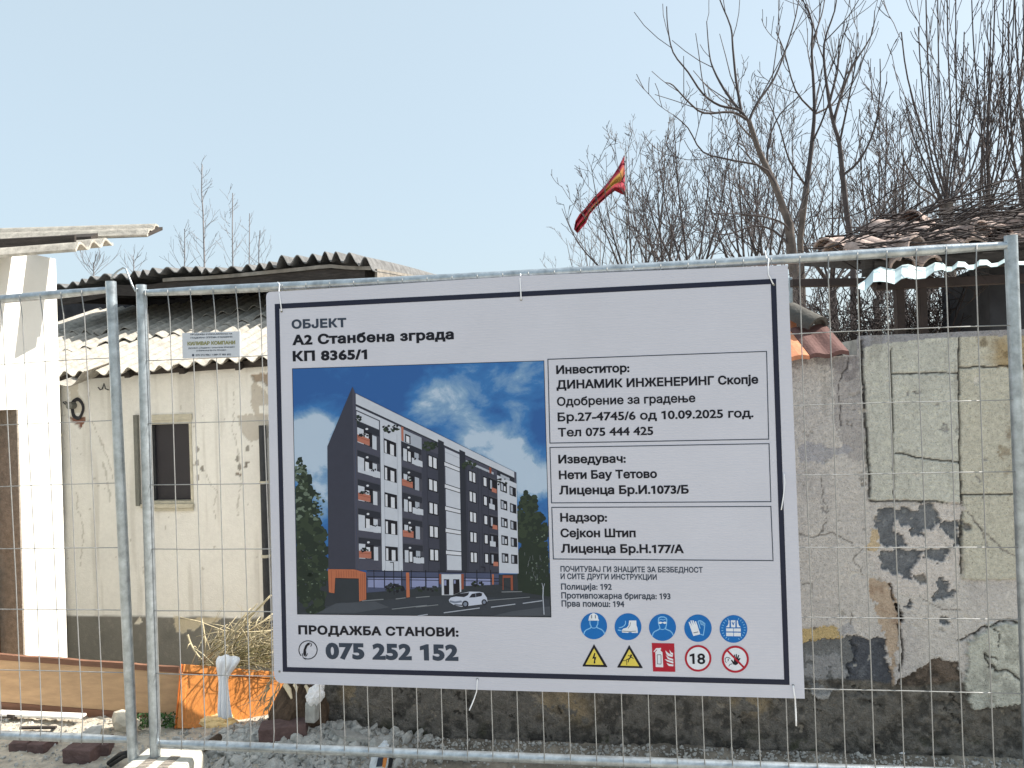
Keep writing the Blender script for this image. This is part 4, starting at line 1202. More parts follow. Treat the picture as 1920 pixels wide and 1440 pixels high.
# broken left end
endx = -0.965 + .05 * (fbm(VV * 6, VV * 0, 77, 3) - .5) * 2 - .06 * sstep(-VV, -.35, 0)
keepm = (UU > endx)
topz = WTOP - np.where(UU < wall_uv(1606, 640)[0], .085, 0) - .02 * (n1 - .5)
Vz = np.minimum(VV, topz)
P3 = np.array(WO)[None, None] + np.array(wall_d)[None, None] * UU[..., None] + np.array([0, 0, 1.0])[None, None] * Vz[..., None] + np.array(wall_n)[None, None] * dep[..., None]
Fq = gridfaces(NU, NVv)
km = keepm.ravel(); Fq = Fq[km[Fq].all(1)]
bw_ = thing('boundary_wall', WO + wall_d * 0.9, 'old boundary wall with peeling plaster and a dark foot behind the site board', 'wall')
np_mesh('plaster_face', P3.reshape(-1, 3), Fq, M['wallpaint'], bw_, col.reshape(-1, 3))
mb = MB()
bk = -wall_n
mb.box(WO + wall_d * (-0.93) - Vector((0, 0, .12)) + bk * .07, wall_d * 5.33, bk * .22, Vector((0, 0, WTOP + .12 - .09 - .012)))
mb.box(WO + wall_d * (wall_uv(1606, 640)[0] + .02) + Vector((0, 0, WTOP - .1)) + bk * .07, wall_d * (4.4 - wall_uv(1606, 640)[0] - .02), bk * .215, Vector((0, 0, .088)))
obj('core', mb, M['rubble'], bw_)

# ------------------------------------------------------------------ the old cream house
HC = P(112, 745, 6.4); HC.z = 0
HM = -0.15
hd = Vector((1, HM, 0)).normalized(); hn = Vector((HM, -1, 0)).normalized()
def house_uv(px, py):
    q = onplane(px, py, HC, hn); return ((q - HC).dot(hd), q.z)
house = thing('cream_house', HC + hd * 1.5 - Vector((0, 0, .6)), 'low cream rendered house with corrugated roofs and one small dark window', 'house')
HW_ = 4.3
wr = (house_uv(271, 860)[0], house_uv(361, 860)[0], house_uv(300, 944)[1], house_uv(300, 789)[1])   # window opening
us = np.linspace(-.9, HW_, 480); vs = np.linspace(-.75, 2.10, 230)
# put grid lines exactly on the opening
for a, arr in ((wr[0], us), (wr[1], us), (wr[2], vs), (wr[3], vs)):
    arr[np.argmin(np.abs(arr - a))] = a
UU, VV = np.meshgrid(us, vs, indexing='ij')
wx = UU + .03 * (fbm(UU * 8, VV * 8, 131, 4) - .5) * 2 + .012 * (fbm(UU * 35, VV * 35, 133, 3) - .5) * 2
wv = VV + .03 * (fbm(UU * 8, VV * 8, 141, 4) - .5) * 2 + .012 * (fbm(UU * 35, VV * 35, 143, 3) - .5) * 2
n1 = fbm(UU * 3, VV * 3, 161, 5); n2 = fbm(UU * 14, VV * 14, 163, 4); n3 = fbm(UU * 40, VV * 40, 165, 3)
HK = 1.26
col = np.zeros(UU.shape + (3,)) + L3(219, 217, 211, HK); dep = np.zeros(UU.shape)
col = mixc(col, sstep(n1, .35, .7) * .5, L3(208, 206, 201, HK)); col = mixc(col, sstep(fbm(UU * 18, VV * 1.2, 171, 3), .6, .8) * .45, L3(178, 174, 166, HK))
def oh(ox, oy, s): return lambda *a: [house_uv(ox + a[i] / s, oy + a[i + 1] / s) for i in range(0, len(a), 2)]
h1 = oh(0, 380, 3.4286); h2 = oh(0, 780, 3.4286); h9 = oh(100, 680, 9.6); h3 = oh(0, 1100, 3.4286)
def hp(poly, c, k=1.0, d=0.0, cond=None):
    global col, dep
    mm = inpoly(wx, wv, poly).astype(float)
    if cond is not None: mm = mm * cond
    col = mixc(col, mm * k, L3(*c, HK)); dep += mm * d
hp(h1(1620, 1110, 1900, 1090, 1900, 1440, 1660, 1440, 1600, 1300), (170, 162, 150), .8, -.004, (n2 > .42))
hp(h1(1620, 1110, 1760, 1100, 1720, 1180, 1640, 1160), (150, 134, 118), .8, -.008)
hp(h2(1520, 0, 1740, 0, 1720, 130, 1620, 160, 1560, 120), (176, 170, 160), .85, -.004); hp(h2(1530, 360, 1560, 380, 1545, 395, 1515, 380), (120, 112, 102), .9, -.006)
hp(h2(1575, 290, 1605, 290, 1590, 325, 1570, 320), (112, 106, 98), .9, -.006)
for a in ((1270, 215), (1268, 300), (1272, 395), (1592, 210), (1540, 330), (1300, 335), (1525, 280)):
    q = h2(*a)[0]; mm = np.hypot(UU - q[0], (VV - q[1]) * .6) < .016; col = mixc(col, mm * .8, L3(110, 106, 98, HK))
hp(h2(668, 300, 680, 310, 720, 560, 710, 570, 690, 450), (150, 146, 136), .5)
hp(h9(270, 340, 440, 290, 460, 600, 560, 700, 540, 900, 340, 930, 300, 700), (188, 180, 164), .7)
hp(h9(260, 990, 540, 980, 555, 1070, 500, 1110, 465, 1190, 430, 1140, 330, 1090, 260, 1060), (128, 86, 70), .95, -.02)
# cement plinth with its ragged upper edge
pt = h3(200, 180)[0][1]
pl = sstep(pt + .008 + .02 * (fbm(UU * 5, UU * 0, 181, 4) - .5) - VV, 0, .012)
col = mixc(col, pl, L3(118, 116, 110, HK)); col = mixc(col, pl * sstep(n1, .4, .65) * .6, L3(96, 95, 90, HK)); col = mixc(col, pl * sstep(n3, .6, .8) * .4, L3(140, 136, 128, HK)); dep += pl * .008
hp(h3(1130, 195, 1250, 200, 1420, 200, 1440, 215, 1300, 250, 1240, 290, 1200, 270, 1180, 305, 1140, 295), (186, 176, 154), .95, -.01); hp(h3(905, 205, 935, 240, 870, 235), (212, 206, 192), .95, -.008)
for pts in (((-.2, 1.62), (.3, 1.5), (.42, 1.28), (.5, 1.0)), ((1.05, 1.2), (1.3, 1.12), (1.42, .9), (1.4, .6)), ((1.62, 1.75), (1.58, 1.4), (1.66, 1.1), (1.62, .7)), ((.75, .85), (.8, .5), (.72, .2)), ((.1, .9), (.2, .6), (.16, .25))):
    k = sstep(-linedist(list(pts), wx, wv), -.006, -.002); col = mixc(col, k * .55, L3(140, 134, 124, HK)); dep -= k * .003
for k_ in range(60):
    r_ = random.Random(k_); q = (r_.uniform(-.2, 1.95), r_.uniform(.1, 1.8)); mm = np.hypot(wx - q[0], (wv - q[1]) * r_.uniform(.5, 1.4)) < r_.choice((.004, .006, .009)); col = mixc(col, mm * .6, L3(150, 144, 134, HK))
VV = np.minimum(VV, 1.895 + .028 * UU)
P3 = np.array(HC)[None, None] + np.array(hd)[None, None] * UU[..., None] + np.array([0, 0, 1.0])[None, None] * VV[..., None] + np.array(hn)[None, None] * dep[..., None]
Fq = gridfaces(len(us), len(vs))
cu = UU.ravel()[Fq].mean(1); cv = VV.ravel()[Fq].mean(1)
hole = (cu > wr[0]) & (cu < wr[1]) & (cv > wr[2]) & (cv < wr[3])
np_mesh('front_wall', P3.reshape(-1, 3), Fq[~hole], M['housewall'], house, col.reshape(-1, 3))
def hpt(u, v, out=0.0): return HC + hd * u + Vector((0, 0, v)) + hn * out
mb = MB()
mb.box(hpt(HW_, -.75, -.02), hd * -.2, hn * -4, Vector((0, 0, 2.85))); mb.box(hpt(0, -.75, -4), hd * HW_, hn * -.2, Vector((0, 0, 2.9)))
obj('rear_walls', mb, M['housewall'] if False else M['white'], house)

# window
wn_ = bpy.data.objects.new('window', None)
mb = MB()
th = .035; a0, a1, b0, b1 = wr
mb.box(hpt(a0, b0, .006), hd * .022, hn * -.14, Vector((0, 0, b1 - b0))); mb.box(hpt(a1 - .022, b0, .006), hd * .022, hn * -.14, Vector((0, 0, b1 - b0)))
mb.box(hpt(a0 + .022, b1 - .03, .006), hd * (a1 - a0 - .044), hn * -.14, Vector((0, 0, .03))); mb.box(hpt(a0 + .022, b0, .004), hd * (a1 - a0 - .044), hn * -.14, Vector((0, 0, .02)))
win = obj('window', mb, M['frame'], house)
mb = MB()
x0, x1 = house_uv(285, 860)[0], house_uv(358, 860)[0]
mb.box(hpt(a0 + .022, b0 + .02, -.075), hd * (a1 - a0 - .044), hn * -.006, Vector((0, 0, b1 - b0 - .05)))
obj('pane', mb, M['pane'], win)
mb = MB()
xm = house_uv(326, 860)[0]
zs0 = b0 + .02; zs1 = b1 - .03
mb.box(hpt(a0 + .022, zs0, -.06), hd * .035, hn * -.015, Vector((0, 0, zs1 - zs0)))
obj('sash', mb, M['darkpipe'], win)
mb = MB()
mb.box(hpt(a1 - .03, zs0, -.06), hd * .008, hn * -.015, Vector((0, 0, zs1 - zs0)))
obj('sash', mb, M['darkpipe'], win)
mb = MB()
s0 = house_uv(286, 940)
mb.box(hpt(a0 - .03, b0 - .035, .03), hd * (a1 - a0 + .035), hn * -.03, Vector((0, 0, .033))); mb.box(hpt(a0 - .02, b0 - .062, .018), hd * (a1 - a0 + .02), hn * -.018, Vector((0, 0, .024)))
obj('sill', mb, M['frame'], win)
mb = MB()
mb.box(hpt(a0 - .01, b1 + .003, .012), hd * (a1 - a0 + .02), hn * -.012, Vector((0, 0, .05)))
obj('lintel', mb, M['frame'], win)
mb = MB()
g0, g1 = house_uv(256, 860)[0], house_uv(263, 860)[0]
mb.box(hpt(g0, house_uv(258, 948)[1], .03), hd * (g1 - g0), hn * -.03, Vector((0, 0, house_uv(258, 778)[1] - house_uv(258, 948)[1])))
obj('shutter_guide', mb, M['greypipe'], win)

# rain pipes
def hpipe(px0, y0, px1, y1, r, mat, clips):
    a = house_uv(px0, y0); b = house_uv(px1, y1)
    mb = MB(); mb.tube([hpt(a[0], a[1], r + .012), hpt(b[0], b[1], r + .012)], r, 14)
    pp = obj('rain_pipe', mb, mat, house, auto=50)
    for y in clips:
        mb = MB(); q = house_uv(px0 + (px1 - px0) * (y - y0) / (y1 - y0), y)
        mb.tube([hpt(q[0], q[1] - .012, r + .012), hpt(q[0], q[1] + .012, r + .012)], r * 1.18, 14)
        obj('clip', mb, M['frame'], pp)
hpipe(114, 722, 125.5, 1240, .021, M['greypipe'], (815, 952, 1077))
hpipe(496.5, 797, 507, 1175, .030, M['darkpipe'], (903, 1040))
# round vent with a broken surround
vc = house_uv(138.5, 760); vd = house_uv(146, 762)
mb = MB(); rng = random.Random(3)
ringp = []
for k, (r, o) in enumerate(((.085, .004), (.078, .022), (.060, .012), (.050, -.03))):
    ringp.append([hpt(vd[0] + r * (1 + .1 * math.sin(3 * a + 1) ) * math.cos(a) * .72, vd[1] - .02 + r * 1.15 * math.sin(a), o) for a in [i * math.pi / 14 for i in range(28)]])
mb.grid(ringp, closed=True); mb.poly(ringp[-1])
vent = obj('wall_vent', mb, M['darkrender'], house, smooth=True)
mb = MB()
mb.tube([hpt(vc[0], vc[1], -.02), hpt(vc[0], vc[1], .06)], .031, 20); obj('vent_pipe', mb, M['greypipe'], vent, auto=50)
mb = MB()
mb.tube([hpt(vc[0] - .075, vc[1] + .01, .005), hpt(vc[0] - .085, vc[1] + .03, .02), hpt(vc[0] - .06, vc[1] + .035, .02), hpt(vc[0] - .055, vc[1] + .0, .004)], .005, 6)
obj('hook', mb, M['darkpipe'], house)
mb = MB()
hk = [house_uv(x, y) for x, y in ((187, 726), (191, 731), (195, 729), (198, 719), (201, 729), (207, 731))]
mb.tube([hpt(u, v, .02) for u, v in hk], .005, 6)
obj('hook', mb, M['darkpipe'], house)

# ---- corrugated roofs
def corrugated(mb, o, along, up, nrm, width, length, pitch, amp, t0=0.0, edge=None, mi=0, thick=.007, per=10, nl=10, sag=None, bumpy=0.0, seed=0):
    """sheet from point o: waves run across `along`, ridges climb `up`"""
    n = max(2, int(width / pitch * per))
    rows = []
    rr = random.Random(seed)
    for s in (0, 1):
        for j in range(nl + 1):
            r = []
            for i in range(n + 1):
                x = width * i / n
                ls = edge(x) if edge else t0
                l = ls + (length - ls) * j / nl
                z = amp * math.cos(2 * math.pi * x / pitch)
                if sag: z += sag(x, l)
                r.append(o + along * x + up * l + nrm * (z - thick * s))
            rows.append(r)
    A_, Bq = rows[:nl + 1], rows[nl + 1:]
    mb.grid(A_, mi); mb.grid([r[::-1] for r in Bq], mi)
    mb.grid([Bq[0], A_[0]], mi); mb.grid([A_[-1], Bq[-1]], mi)
    mb.grid([[A_[j][0] for j in range(nl + 1)], [Bq[j][0] for j in range(nl + 1)]], mi)
    mb.grid([[Bq[j][-1] for j in range(nl + 1)], [A_[j][-1] for j in range(nl + 1)]], mi)

E0 = P(122, 700, 6.2); E1 = P(500, 673, 5.9)
ea = (E1 - E0); ew = ea.length; ea.normalize()
eup0 = -hn * 1.0 + Vector((0, 0, .345)); eup = (eup0 - ea * eup0.dot(ea)).normalized(); en = ea.cross(eup).normalized()
if en.z < 0: en = -en
def roof_t(px, py):
    q = onplane(px, py, E0, en) - E0; return q.dot(ea), q.dot(eup)
J0 = roof_t(112, 662); J1 = roof_t(472, 604)
RW = 4.1
Eo = E0 - ea * 1.6
mb = MB(); rng = random.Random(8)
jit = [rng.uniform(-.05, .05) for _ in range(20)]; jit2 = [rng.uniform(-.03, .03) for _ in range(20)]
pitch = .146
def eA(x): return jit2[int(x / (pitch * 6.0)) % 20] * .8 + .012 * math.sin(x * 9)
corrugated(mb, Eo, ea, eup, en, RW, 1.7, pitch, .024, edge=eA, nl=14, sag=lambda x, l: .010 * math.sin(x * 2.1 + l))
def eB(x):
    k = (x - 1.6 - J0[0]) / (J1[0] - J0[0]); return J0[1] + (J1[1] - J0[1]) * min(max(k, 0), 1.25) + jit[int(x / (pitch * 3)) % 20] * .8
corrugated(mb, Eo + en * .022, ea, eup, en, RW, 2.3, pitch, .024, edge=eB, nl=12, sag=lambda x, l: .010 * math.sin(x * 2.1 + l) + .014 * math.sin(x * 5))
def eC(x): return eB(x) + .62 + jit2[(int(x / (pitch * 6)) + 5) % 20]
corrugated(mb, Eo + en * .044, ea, eup, en, RW, 3.0, pitch, .024, edge=eC, nl=8, sag=lambda x, l: .010 * math.sin(x * 2.1 + l))
# a slipped sheet end beside the white wall
so = P(108, 735, 5.95)
obj('lower_roof', mb, M['asb'], house, auto=60)
mb = MB()
corrugated(mb, P(100, 728, 6.02), (ea + Vector((0, 0, .30))).normalized(), (-hn + Vector((0, 0, .28))).normalized(), en, .32, .35, .32, .035, nl=3)
obj('slipped_sheet', mb, M['asb'], house, auto=60)
mb = MB()
mb.box(E0 - ea * .2 + eup * .10 - en * .09, ea * RW, eup * .08, en * .06)
for i in range(9): mb.box(E0 + ea * (i * .5) + eup * .04 - en * .088, ea * .05, eup * 2.6, en * .05)
obj('eave_timber', mb, M['timber_dark'], house)
mb = MB()
mb.box(hpt(0.02, 1.74, -.03), hd * HW_, hn * -.10, Vector((0, 0, .14)))
obj('wall_plate', mb, M['darkrender'], house)

# upper roof: near edge follows the photographed eave
ue = [(96, 538, 7.62), (150, 528, 7.6), (205, 516, 7.56), (255, 519, 7.52), (310, 511, 7.46), (380, 508, 7.40), (440, 503, 7.34), (500, 497, 7.28), (560, 491, 7.22), (612, 485, 7.18), (655, 489, 7.14), (699, 489, 7.10)]
UP = [P(*q) for q in ue]
cum = [0]
for i in range(1, len(UP)): cum.append(cum[-1] + (UP[i] - UP[i - 1]).length)
def upt(s):
    for i in range(len(UP) - 1):
        if s <= cum[i + 1] or i == len(UP) - 2:
            k = (s - cum[i]) / (cum[i + 1] - cum[i]); return UP[i].lerp(UP[i + 1], k)
LEN = cum[-1]
back = (-hn + Vector((0, 0, .10)))
rng = random.Random(4)
nw = 25; pu_ = LEN / nw
amps = [.030 + .016 * (i > 17) + rng.uniform(-.006, .006) for i in range(nw + 1)]
rows = []
for s_ in (0, 1):
    for j in range(9):
        r = []
        for i in range(nw * 10 + 1):
            x = LEN * i / (nw * 10); w = x / pu_
            z = amps[int(min(w, nw))] * math.sin(2 * math.pi * w - 1.0)
            z += (.03 if int(w / 6) % 2 else 0) * max(0, 1 - j / 3)
            dr = 0
            if x > LEN - .14: dr = ((x - LEN + .14) / .14) ** 2 * .05
            r.append(upt(x) + back * (3.3 * j / 8 + (.05 * math.sin(w * 1.3) if j == 0 else 0)) + Vector((0, 0, z - dr - .010 * s_ - .06 * (j / 8) ** 2)))
        rows.append(r)
mb = MB(); A_, Bq = rows[:9], rows[9:]
mb.grid(A_); mb.grid([r[::-1] for r in Bq]); mb.grid([Bq[0], A_[0]]); mb.grid([A_[-1], Bq[-1]])
mb.grid([[Bq[j][-1] for j in range(9)], [A_[j][-1] for j in range(9)]])
obj('upper_roof', mb, M['asb_dark'], house, auto=60)
def uprun(off, z0, z1, t, mat, name, s0=0, s1=1, par=house):
    mb = MB(); n = 16
    rows = []
    for dz, dy in ((z0, 0), (z1, 0), (z1, t), (z0, t)):
        rows.append([upt(LEN * (s0 + (s1 - s0) * i / n)) + back * (off + dy) + Vector((0, 0, dz)) for i in range(n + 1)])
    rows.append(rows[0])
    mb.grid(rows); return obj(name, mb, mat, par, auto=40)
uprun(.04, -.085, -.050, .03, M['timber_grey'], 'eave_batten', .35, .99)
uprun(.06, -.20, -.090, .04, M['timber_dark'], 'fascia_board', 0, .97)
mb = MB()
for i in range(10):
    q = upt(LEN * (.05 + i * .1)) + back * .1 - Vector((0, 0, .20)); mb.box(q, hd * .06, -hn * 3.0 + Vector((0, 0, .27)), Vector((0, 0, .11)))
obj('rafter', mb, M['timber_dark'], house)
mb = MB()
q0 = upt(0) + back * 1.25 - hd * 2.2; q1 = upt(LEN * .985) + back * 1.25
mb.prism([q0 - Vector((0, 0, 1.1)), q1 - Vector((0, 0, 1.1)), q1 - Vector((0, 0, .06)), q0 - Vector((0, 0, .06))], -hn * .12)
mb.box(q1 - Vector((0, 0, 1.1)), hd * -.12, -hn * 1.9, Vector((0, 0, 1.02)))
obj('upper_wall', mb, M['darkrender'], house)  # dark wall added to stand for the shade under the upper roof
# verge board closing the right gable
g0 = upt(LEN) - Vector((0, 0, .07)); 
mb = MB(); mb.box(g0 + back * .12, hd * -.025, back * 3.0, Vector((0, 0, -.12)))
obj('verge_board', mb, M['timber_grey'], house)

# ------------------------------------------------------------------ white building on the left
WC = P(112, 745, 5.2); WC.z = 0
wb = thing('white_building', WC + hn * .8 - hd * .4 - Vector((0, 0, .6)), 'bright white rendered building with a brown door and overhanging sheet roof', 'building')
def wpt(t, z, out=0.0): return WC + hn * t + Vector((0, 0, z)) + hd * out
def white_tz(px, py):
    q = onplane(px, py, WC, hd); return ((q - WC).dot(hn), q.z)
dr1 = white_tz(41, 1000)[0]; dz1 = white_tz(20, 768)[1]
mb = MB()
WZ = white_tz(60, 476)[1]
mb.box(wpt(0.0, -.7, -.24), hn * dr1, hd * .24, Vector((0, 0, WZ + .7)))
mb.box(wpt(dr1, dz1, -.24), hn * .95, hd * .24, Vector((0, 0, WZ - dz1)))
mb.box(wpt(dr1 + .95, -.7, -.24), hn * .55, hd * .24, Vector((0, 0, WZ + .7)))
mb.box(wpt(dr1 + 1.30, -.7, -.245), hn * .20, hd * -2.4, Vector((0, 0, WZ + .7)))
mb.box(wpt(-.2, -.7, -.245), hn * .195, hd * -2.4, Vector((0, 0, WZ + .7)))
obj('wall', mb, M['white'], wb)
mb = MB()
mb.box(wpt(dr1, -.7, -.238), hn * .012, hd * .236, Vector((0, 0, dz1 + .7))); mb.box(wpt(dr1 + .938, -.7, -.238), hn * .012, hd * .236, Vector((0, 0, dz1 + .7)))
obj('door_jamb', mb, M['reveal'], wb)  # shade of the jamb put into a grey skin over the white wall
mb = MB()
for k in range(6):
    mb.box(wpt(dr1 + .014 + k * .154, -.7, -.20), hn * .150, hd * .035, Vector((0, 0, dz1 + .69)))
dr = obj('door', mb, M['doorwood'], wb, bevel=.004)
mb = MB(); yt0 = white_tz(10, 985)[1]; ty = white_tz(12, 1100)[0]
mb.box(wpt(ty, -.7, -.163), hn * .035, hd * .02, Vector((0, 0, yt0 + .7))); obj('yellow_lath', mb, M['yellowstrip'], dr)
mb = MB()
bx = white_tz(22, 1100)[0]
for k in range(14):
    mb.box(wpt(bx - .028 + rng.uniform(-.01, .01), -.62 + k * .095, -.164), hn * rng.uniform(.03, .055), hd * rng.uniform(.006, .016), Vector((0, 0, rng.uniform(.03, .07))))
obj('rotten_slat', mb, M['timber_dark'], dr)

# sheet roof : corrugations run across, sheets stick out over the yard
def sheet_poly(mb, corners, amp, waves, thick, nl=24, phase=0.0, ragged=0.0, seed=1):
    """corners near-left, near-right, far-right, far-left; waves counted from near to far"""
    a, b, c, d = corners
    nrm = (b - a).cross(d - a).normalized()
    if nrm.z < 0: nrm = -nrm
    rr = random.Random(seed); nw_ = waves * 8
    rows = []
    for s_ in (0, 1):
        for j in range(nw_ + 1):
            v = j / nw_; r = []
            e = rr.uniform(-ragged, ragged) if s_ == 0 else 0
            for i in range(nl + 1):
                u = i / nl
                p_ = a.lerp(b, u).lerp(d.lerp(c, u), v)
                r.append(p_ + nrm * (amp * math.cos(2 * math.pi * v * waves + phase) - thick * s_))
            rows.append(r)
    A_, Bq = rows[:nw_ + 1], rows[nw_ + 1:]
    mb.grid(A_); mb.grid([r[::-1] for r in Bq]); mb.grid([Bq[0], A_[0]]); mb.grid([A_[-1], Bq[-1]])
    mb.grid([[A_[j][0] for j in range(nw_ + 1)], [Bq[j][0] for j in range(nw_ + 1)]]); mb.grid([[Bq[j][-1] for j in range(nw_ + 1)], [A_[j][-1] for j in range(nw_ + 1)]])
farB = Vector((.148, .989, 0)) * .46 + Vector((0, 0, .13))
far = Vector((.148, .989, 0)) * .215 + Vector((0, 0, .115))
mb = MB()
a = P(-160, 450, 5.03); b = P(274, 437, 4.90)
sheet_poly(mb, (a, b, b + far * .96 - hd * .05, a + far), .012, 2, .014, phase=2.6)
obj('roof_sheet', mb, M['asb'], wb, auto=60)
mb = MB()
a = P(-160, 484, 4.385); b = P(140, 461, 4.29)
sheet_poly(mb, (a, b, b + farB - hd * .10, a + farB), .020, 3, .016, phase=3.6)
obj('roof_sheet', mb, M['asb'], wb, auto=60)
mb = MB()
a = P(-160, 472, 4.43); b = P(48, 457, 4.40)
mb.box(P(100, 459, 4.72), P(171, 455, 4.70) - P(100, 459, 4.72), far * .3, Vector((0, 0, .04)))
obj('roof_timber_and_shade', mb, M['timber_dark'], wb)
mb = MB()
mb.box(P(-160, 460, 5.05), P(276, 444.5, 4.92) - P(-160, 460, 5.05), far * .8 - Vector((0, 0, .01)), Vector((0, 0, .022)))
obj('roof_timber_and_shade', mb, M['timber_dark'], wb)  # dark strip added for the shadowed edge under the upper sheet
mb = MB()
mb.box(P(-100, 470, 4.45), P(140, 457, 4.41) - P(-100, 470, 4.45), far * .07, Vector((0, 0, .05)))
obj('roof_timber_and_shade', mb, M['timber_dark'], wb)
# ------------------------------------------------------------------ boards, rags and rubble in the yard
def gz(x, y): return float(ground_z(np.array([x]), np.array([y]))[0])
def gp(px, py):                   # ground point under a photo pixel
    q = onground(px, py, 0.0)
    for _ in range(6): q = onground(px, py, gz(q.x, q.y))
    return q

# long tan board standing on edge
bo = thing('tan_board', P(120, 1345, 3.98), 'long tan chipboard panel standing on edge in front of the white building', 'board')
a = P(-150, 1322, 4.06); b = P(348, 1362, 3.90)
a2 = P(-150, 1216, 4.10); b2 = P(352, 1252, 3.94)
def bb(u, v): return a.lerp(b, u).lerp(a2.lerp(b2, u), v)
bn = (b - a).cross(a2 - a).normalized()
if bn.y > 0: bn = -bn
def bslab(u0, u1, v0, v1, out, th):
    mb = MB(); n = 14
    top = [bb(u0 + (u1 - u0) * i / n, v1 + (.007 * math.sin(i * 1.9) if v1 >= 1 else 0)) + bn * out for i in range(n + 1)]
    bot = [bb(u0 + (u1 - u0) * i / n, v0) + bn * out for i in range(n + 1)]
    mb.grid([bot, top, [p - bn * th for p in top], [p - bn * th for p in bot], bot])
    mb.poly([bot[0], top[0], top[0] - bn * th, bot[0] - bn * th]); mb.poly([bot[-1], bot[-1] - bn * th, top[-1] - bn * th, top[-1]])
    return mb
obj('panel', bslab(0, 1, .17, .90, 0, .02), M['tanboard'], bo)
obj('top_lip', bslab(0, .97, .905, 1.0, .006, .03), M['tanlip'], bo)
obj('bottom_strip', bslab(0, .86, .0, .165, .004, .026), M['tanlip'], bo)
# orange cabinet side leaning back
oc_ = thing('orange_cabinet_panel', P(425, 1362, 3.83), 'orange varnished cabinet panel leaning back under the cut branches', 'panel')
q0 = P(331, 1366, 3.76); q1 = P(545, 1364, 3.90); q3 = P(342, 1245, 3.87); q2 = P(548, 1262, 4.01)
def ob(u, v): return q0.lerp(q1, u).lerp(q3.lerp(q2, u), v)
on = (q1 - q0).cross(q3 - q0).normalized()
if on.y > 0: on = -on
def oslab(name, u0, u1, v0, v1, out, th, m):
    mb = MB(); c = [ob(u0, v0) + on * out, ob(u1, v0) + on * out, ob(u1, v1) + on * out, ob(u0, v1) + on * out]
    mb.prism(c, -on * th); return obj(name, mb, m, oc_, bevel=.003)
oslab('panel', 0, 1, 0, .86, 0, .018, M['orange'])
oslab('rail', 0.01, 1, .87, 1, .004, .024, M['orange'])
oslab('groove', .01, 1, .855, .875, -.008, .01, M['orange_dark'])
oslab('stile', 0, .055, 0, .855, .004, .024, M['orange'])
oslab('bottom_rail', .056, 1, 0, .07, .003, .02, M['orange'])
oslab('edge_strip', -.018, -.002, 0, 1, .002, .05, M['orange_dark'])

# white cloth knotted round the branches and hanging down
def cloth(name, rows, mat, label, cat, seed, nfold=3, depth=.014, th=.004):
    rr = random.Random(seed); mb = MB(); R = []
    for k, (xl, xr, y, Y) in enumerate(rows):
        r = []
        for i in range(25):
            u = i / 24
            px = xl + (xr - xl) * u
            w = math.sin(u * math.pi)
            p_ = P(px, y + 2.0 * math.sin(u * 9 + k), Y - .5 * depth * w + depth * .45 * math.sin(u * nfold * 6.28 + k * .45) + rr.uniform(-.002, .002))
            r.append(p_)
        R.append(r)
    mb.grid(R)
    o = obj(name, mb, mat, loc=P(rows[-1][0], rows[-1][2], rows[-1][3]), smooth=True)
    s_ = o.modifiers.new('cloth_thickness', 'SOLIDIFY'); s_.thickness = th
    sb = o.modifiers.new('smooth', 'SUBSURF'); sb.levels = 1; sb.render_levels = 1
    return tag(o, label, cat)
cloth('white_cloth', [(410, 436, 1229, 3.80), (405, 452, 1234, 3.76), (404, 449, 1242, 3.74), (406, 442, 1252, 3.74), (408, 432, 1262, 3.75), (410, 428, 1270, 3.75), (411, 428, 1282, 3.74), (410, 430, 1300, 3.72), (409, 432, 1322, 3.70), (408, 435, 1340, 3.69), (410, 437, 1347, 3.69)],
      M['cloth'], 'white cloth knotted over the branches and hanging before the orange panel', 'cloth', 3)
mb = MB(); V, Fc = ICO[4]
c = gp(406, 1356); n_ = np.array(V)
h = 0.62 + .6 * (fbm(n_[:, 0] * 2.3 + 5, n_[:, 1] * 2.3 + n_[:, 2], 301, 4)) + .25 * (fbm(n_[:, 0] * 7, n_[:, 1] * 7 + n_[:, 2] * 4, 305, 3) - .5)
for v, k in zip(V, h): mb.v.append((c.x + v[0] * .118 * k, c.y + v[1] * .06 * k, c.z + max(-.01, v[2] * .055 * k)))
mb.f = [tuple(f) for f in Fc]; mb.m = [0] * len(Fc)
tag(obj('cream_rag', mb, M['creamcloth'], loc=c, smooth=False), 'crumpled cream rag at the foot of the orange panel', 'rag')

# pile of cut branches
rng = random.Random(21)
br = thing('branch_pile', P(450, 1245, 4.05), 'heap of dry cut branches piled behind the orange panel', 'branches')
mbs = [MB(), MB()]
def stick(p0, p1, r0, r1, mi, bend=.06, forks=0):
    m = p0.lerp(p1, .5) + Vector((rng.uniform(-bend, bend), rng.uniform(-bend, bend), rng.uniform(-bend, bend)))
    pts = [p0 * (1 - t) ** 2 + m * 2 * t * (1 - t) + p1 * t * t for t in [i / 6 for i in range(7)]]
    mbs[mi].tube(pts, [r0 + (r1 - r0) * i / 6 for i in range(7)], 5)
    for _ in range(forks):
        k = rng.randint(2, 5); d = (pts[k] - pts[k - 1]).normalized()
        e = pts[k] + (d + Vector((rng.uniform(-.8, .8), rng.uniform(-.5, .5), rng.uniform(-.4, .8)))) * rng.uniform(.06, .16)
        mbs[mi].tube([pts[k], pts[k].lerp(e, .5) + Vector((0, 0, .01)), e], [r1, r1 * .8, r1 * .5], 4)
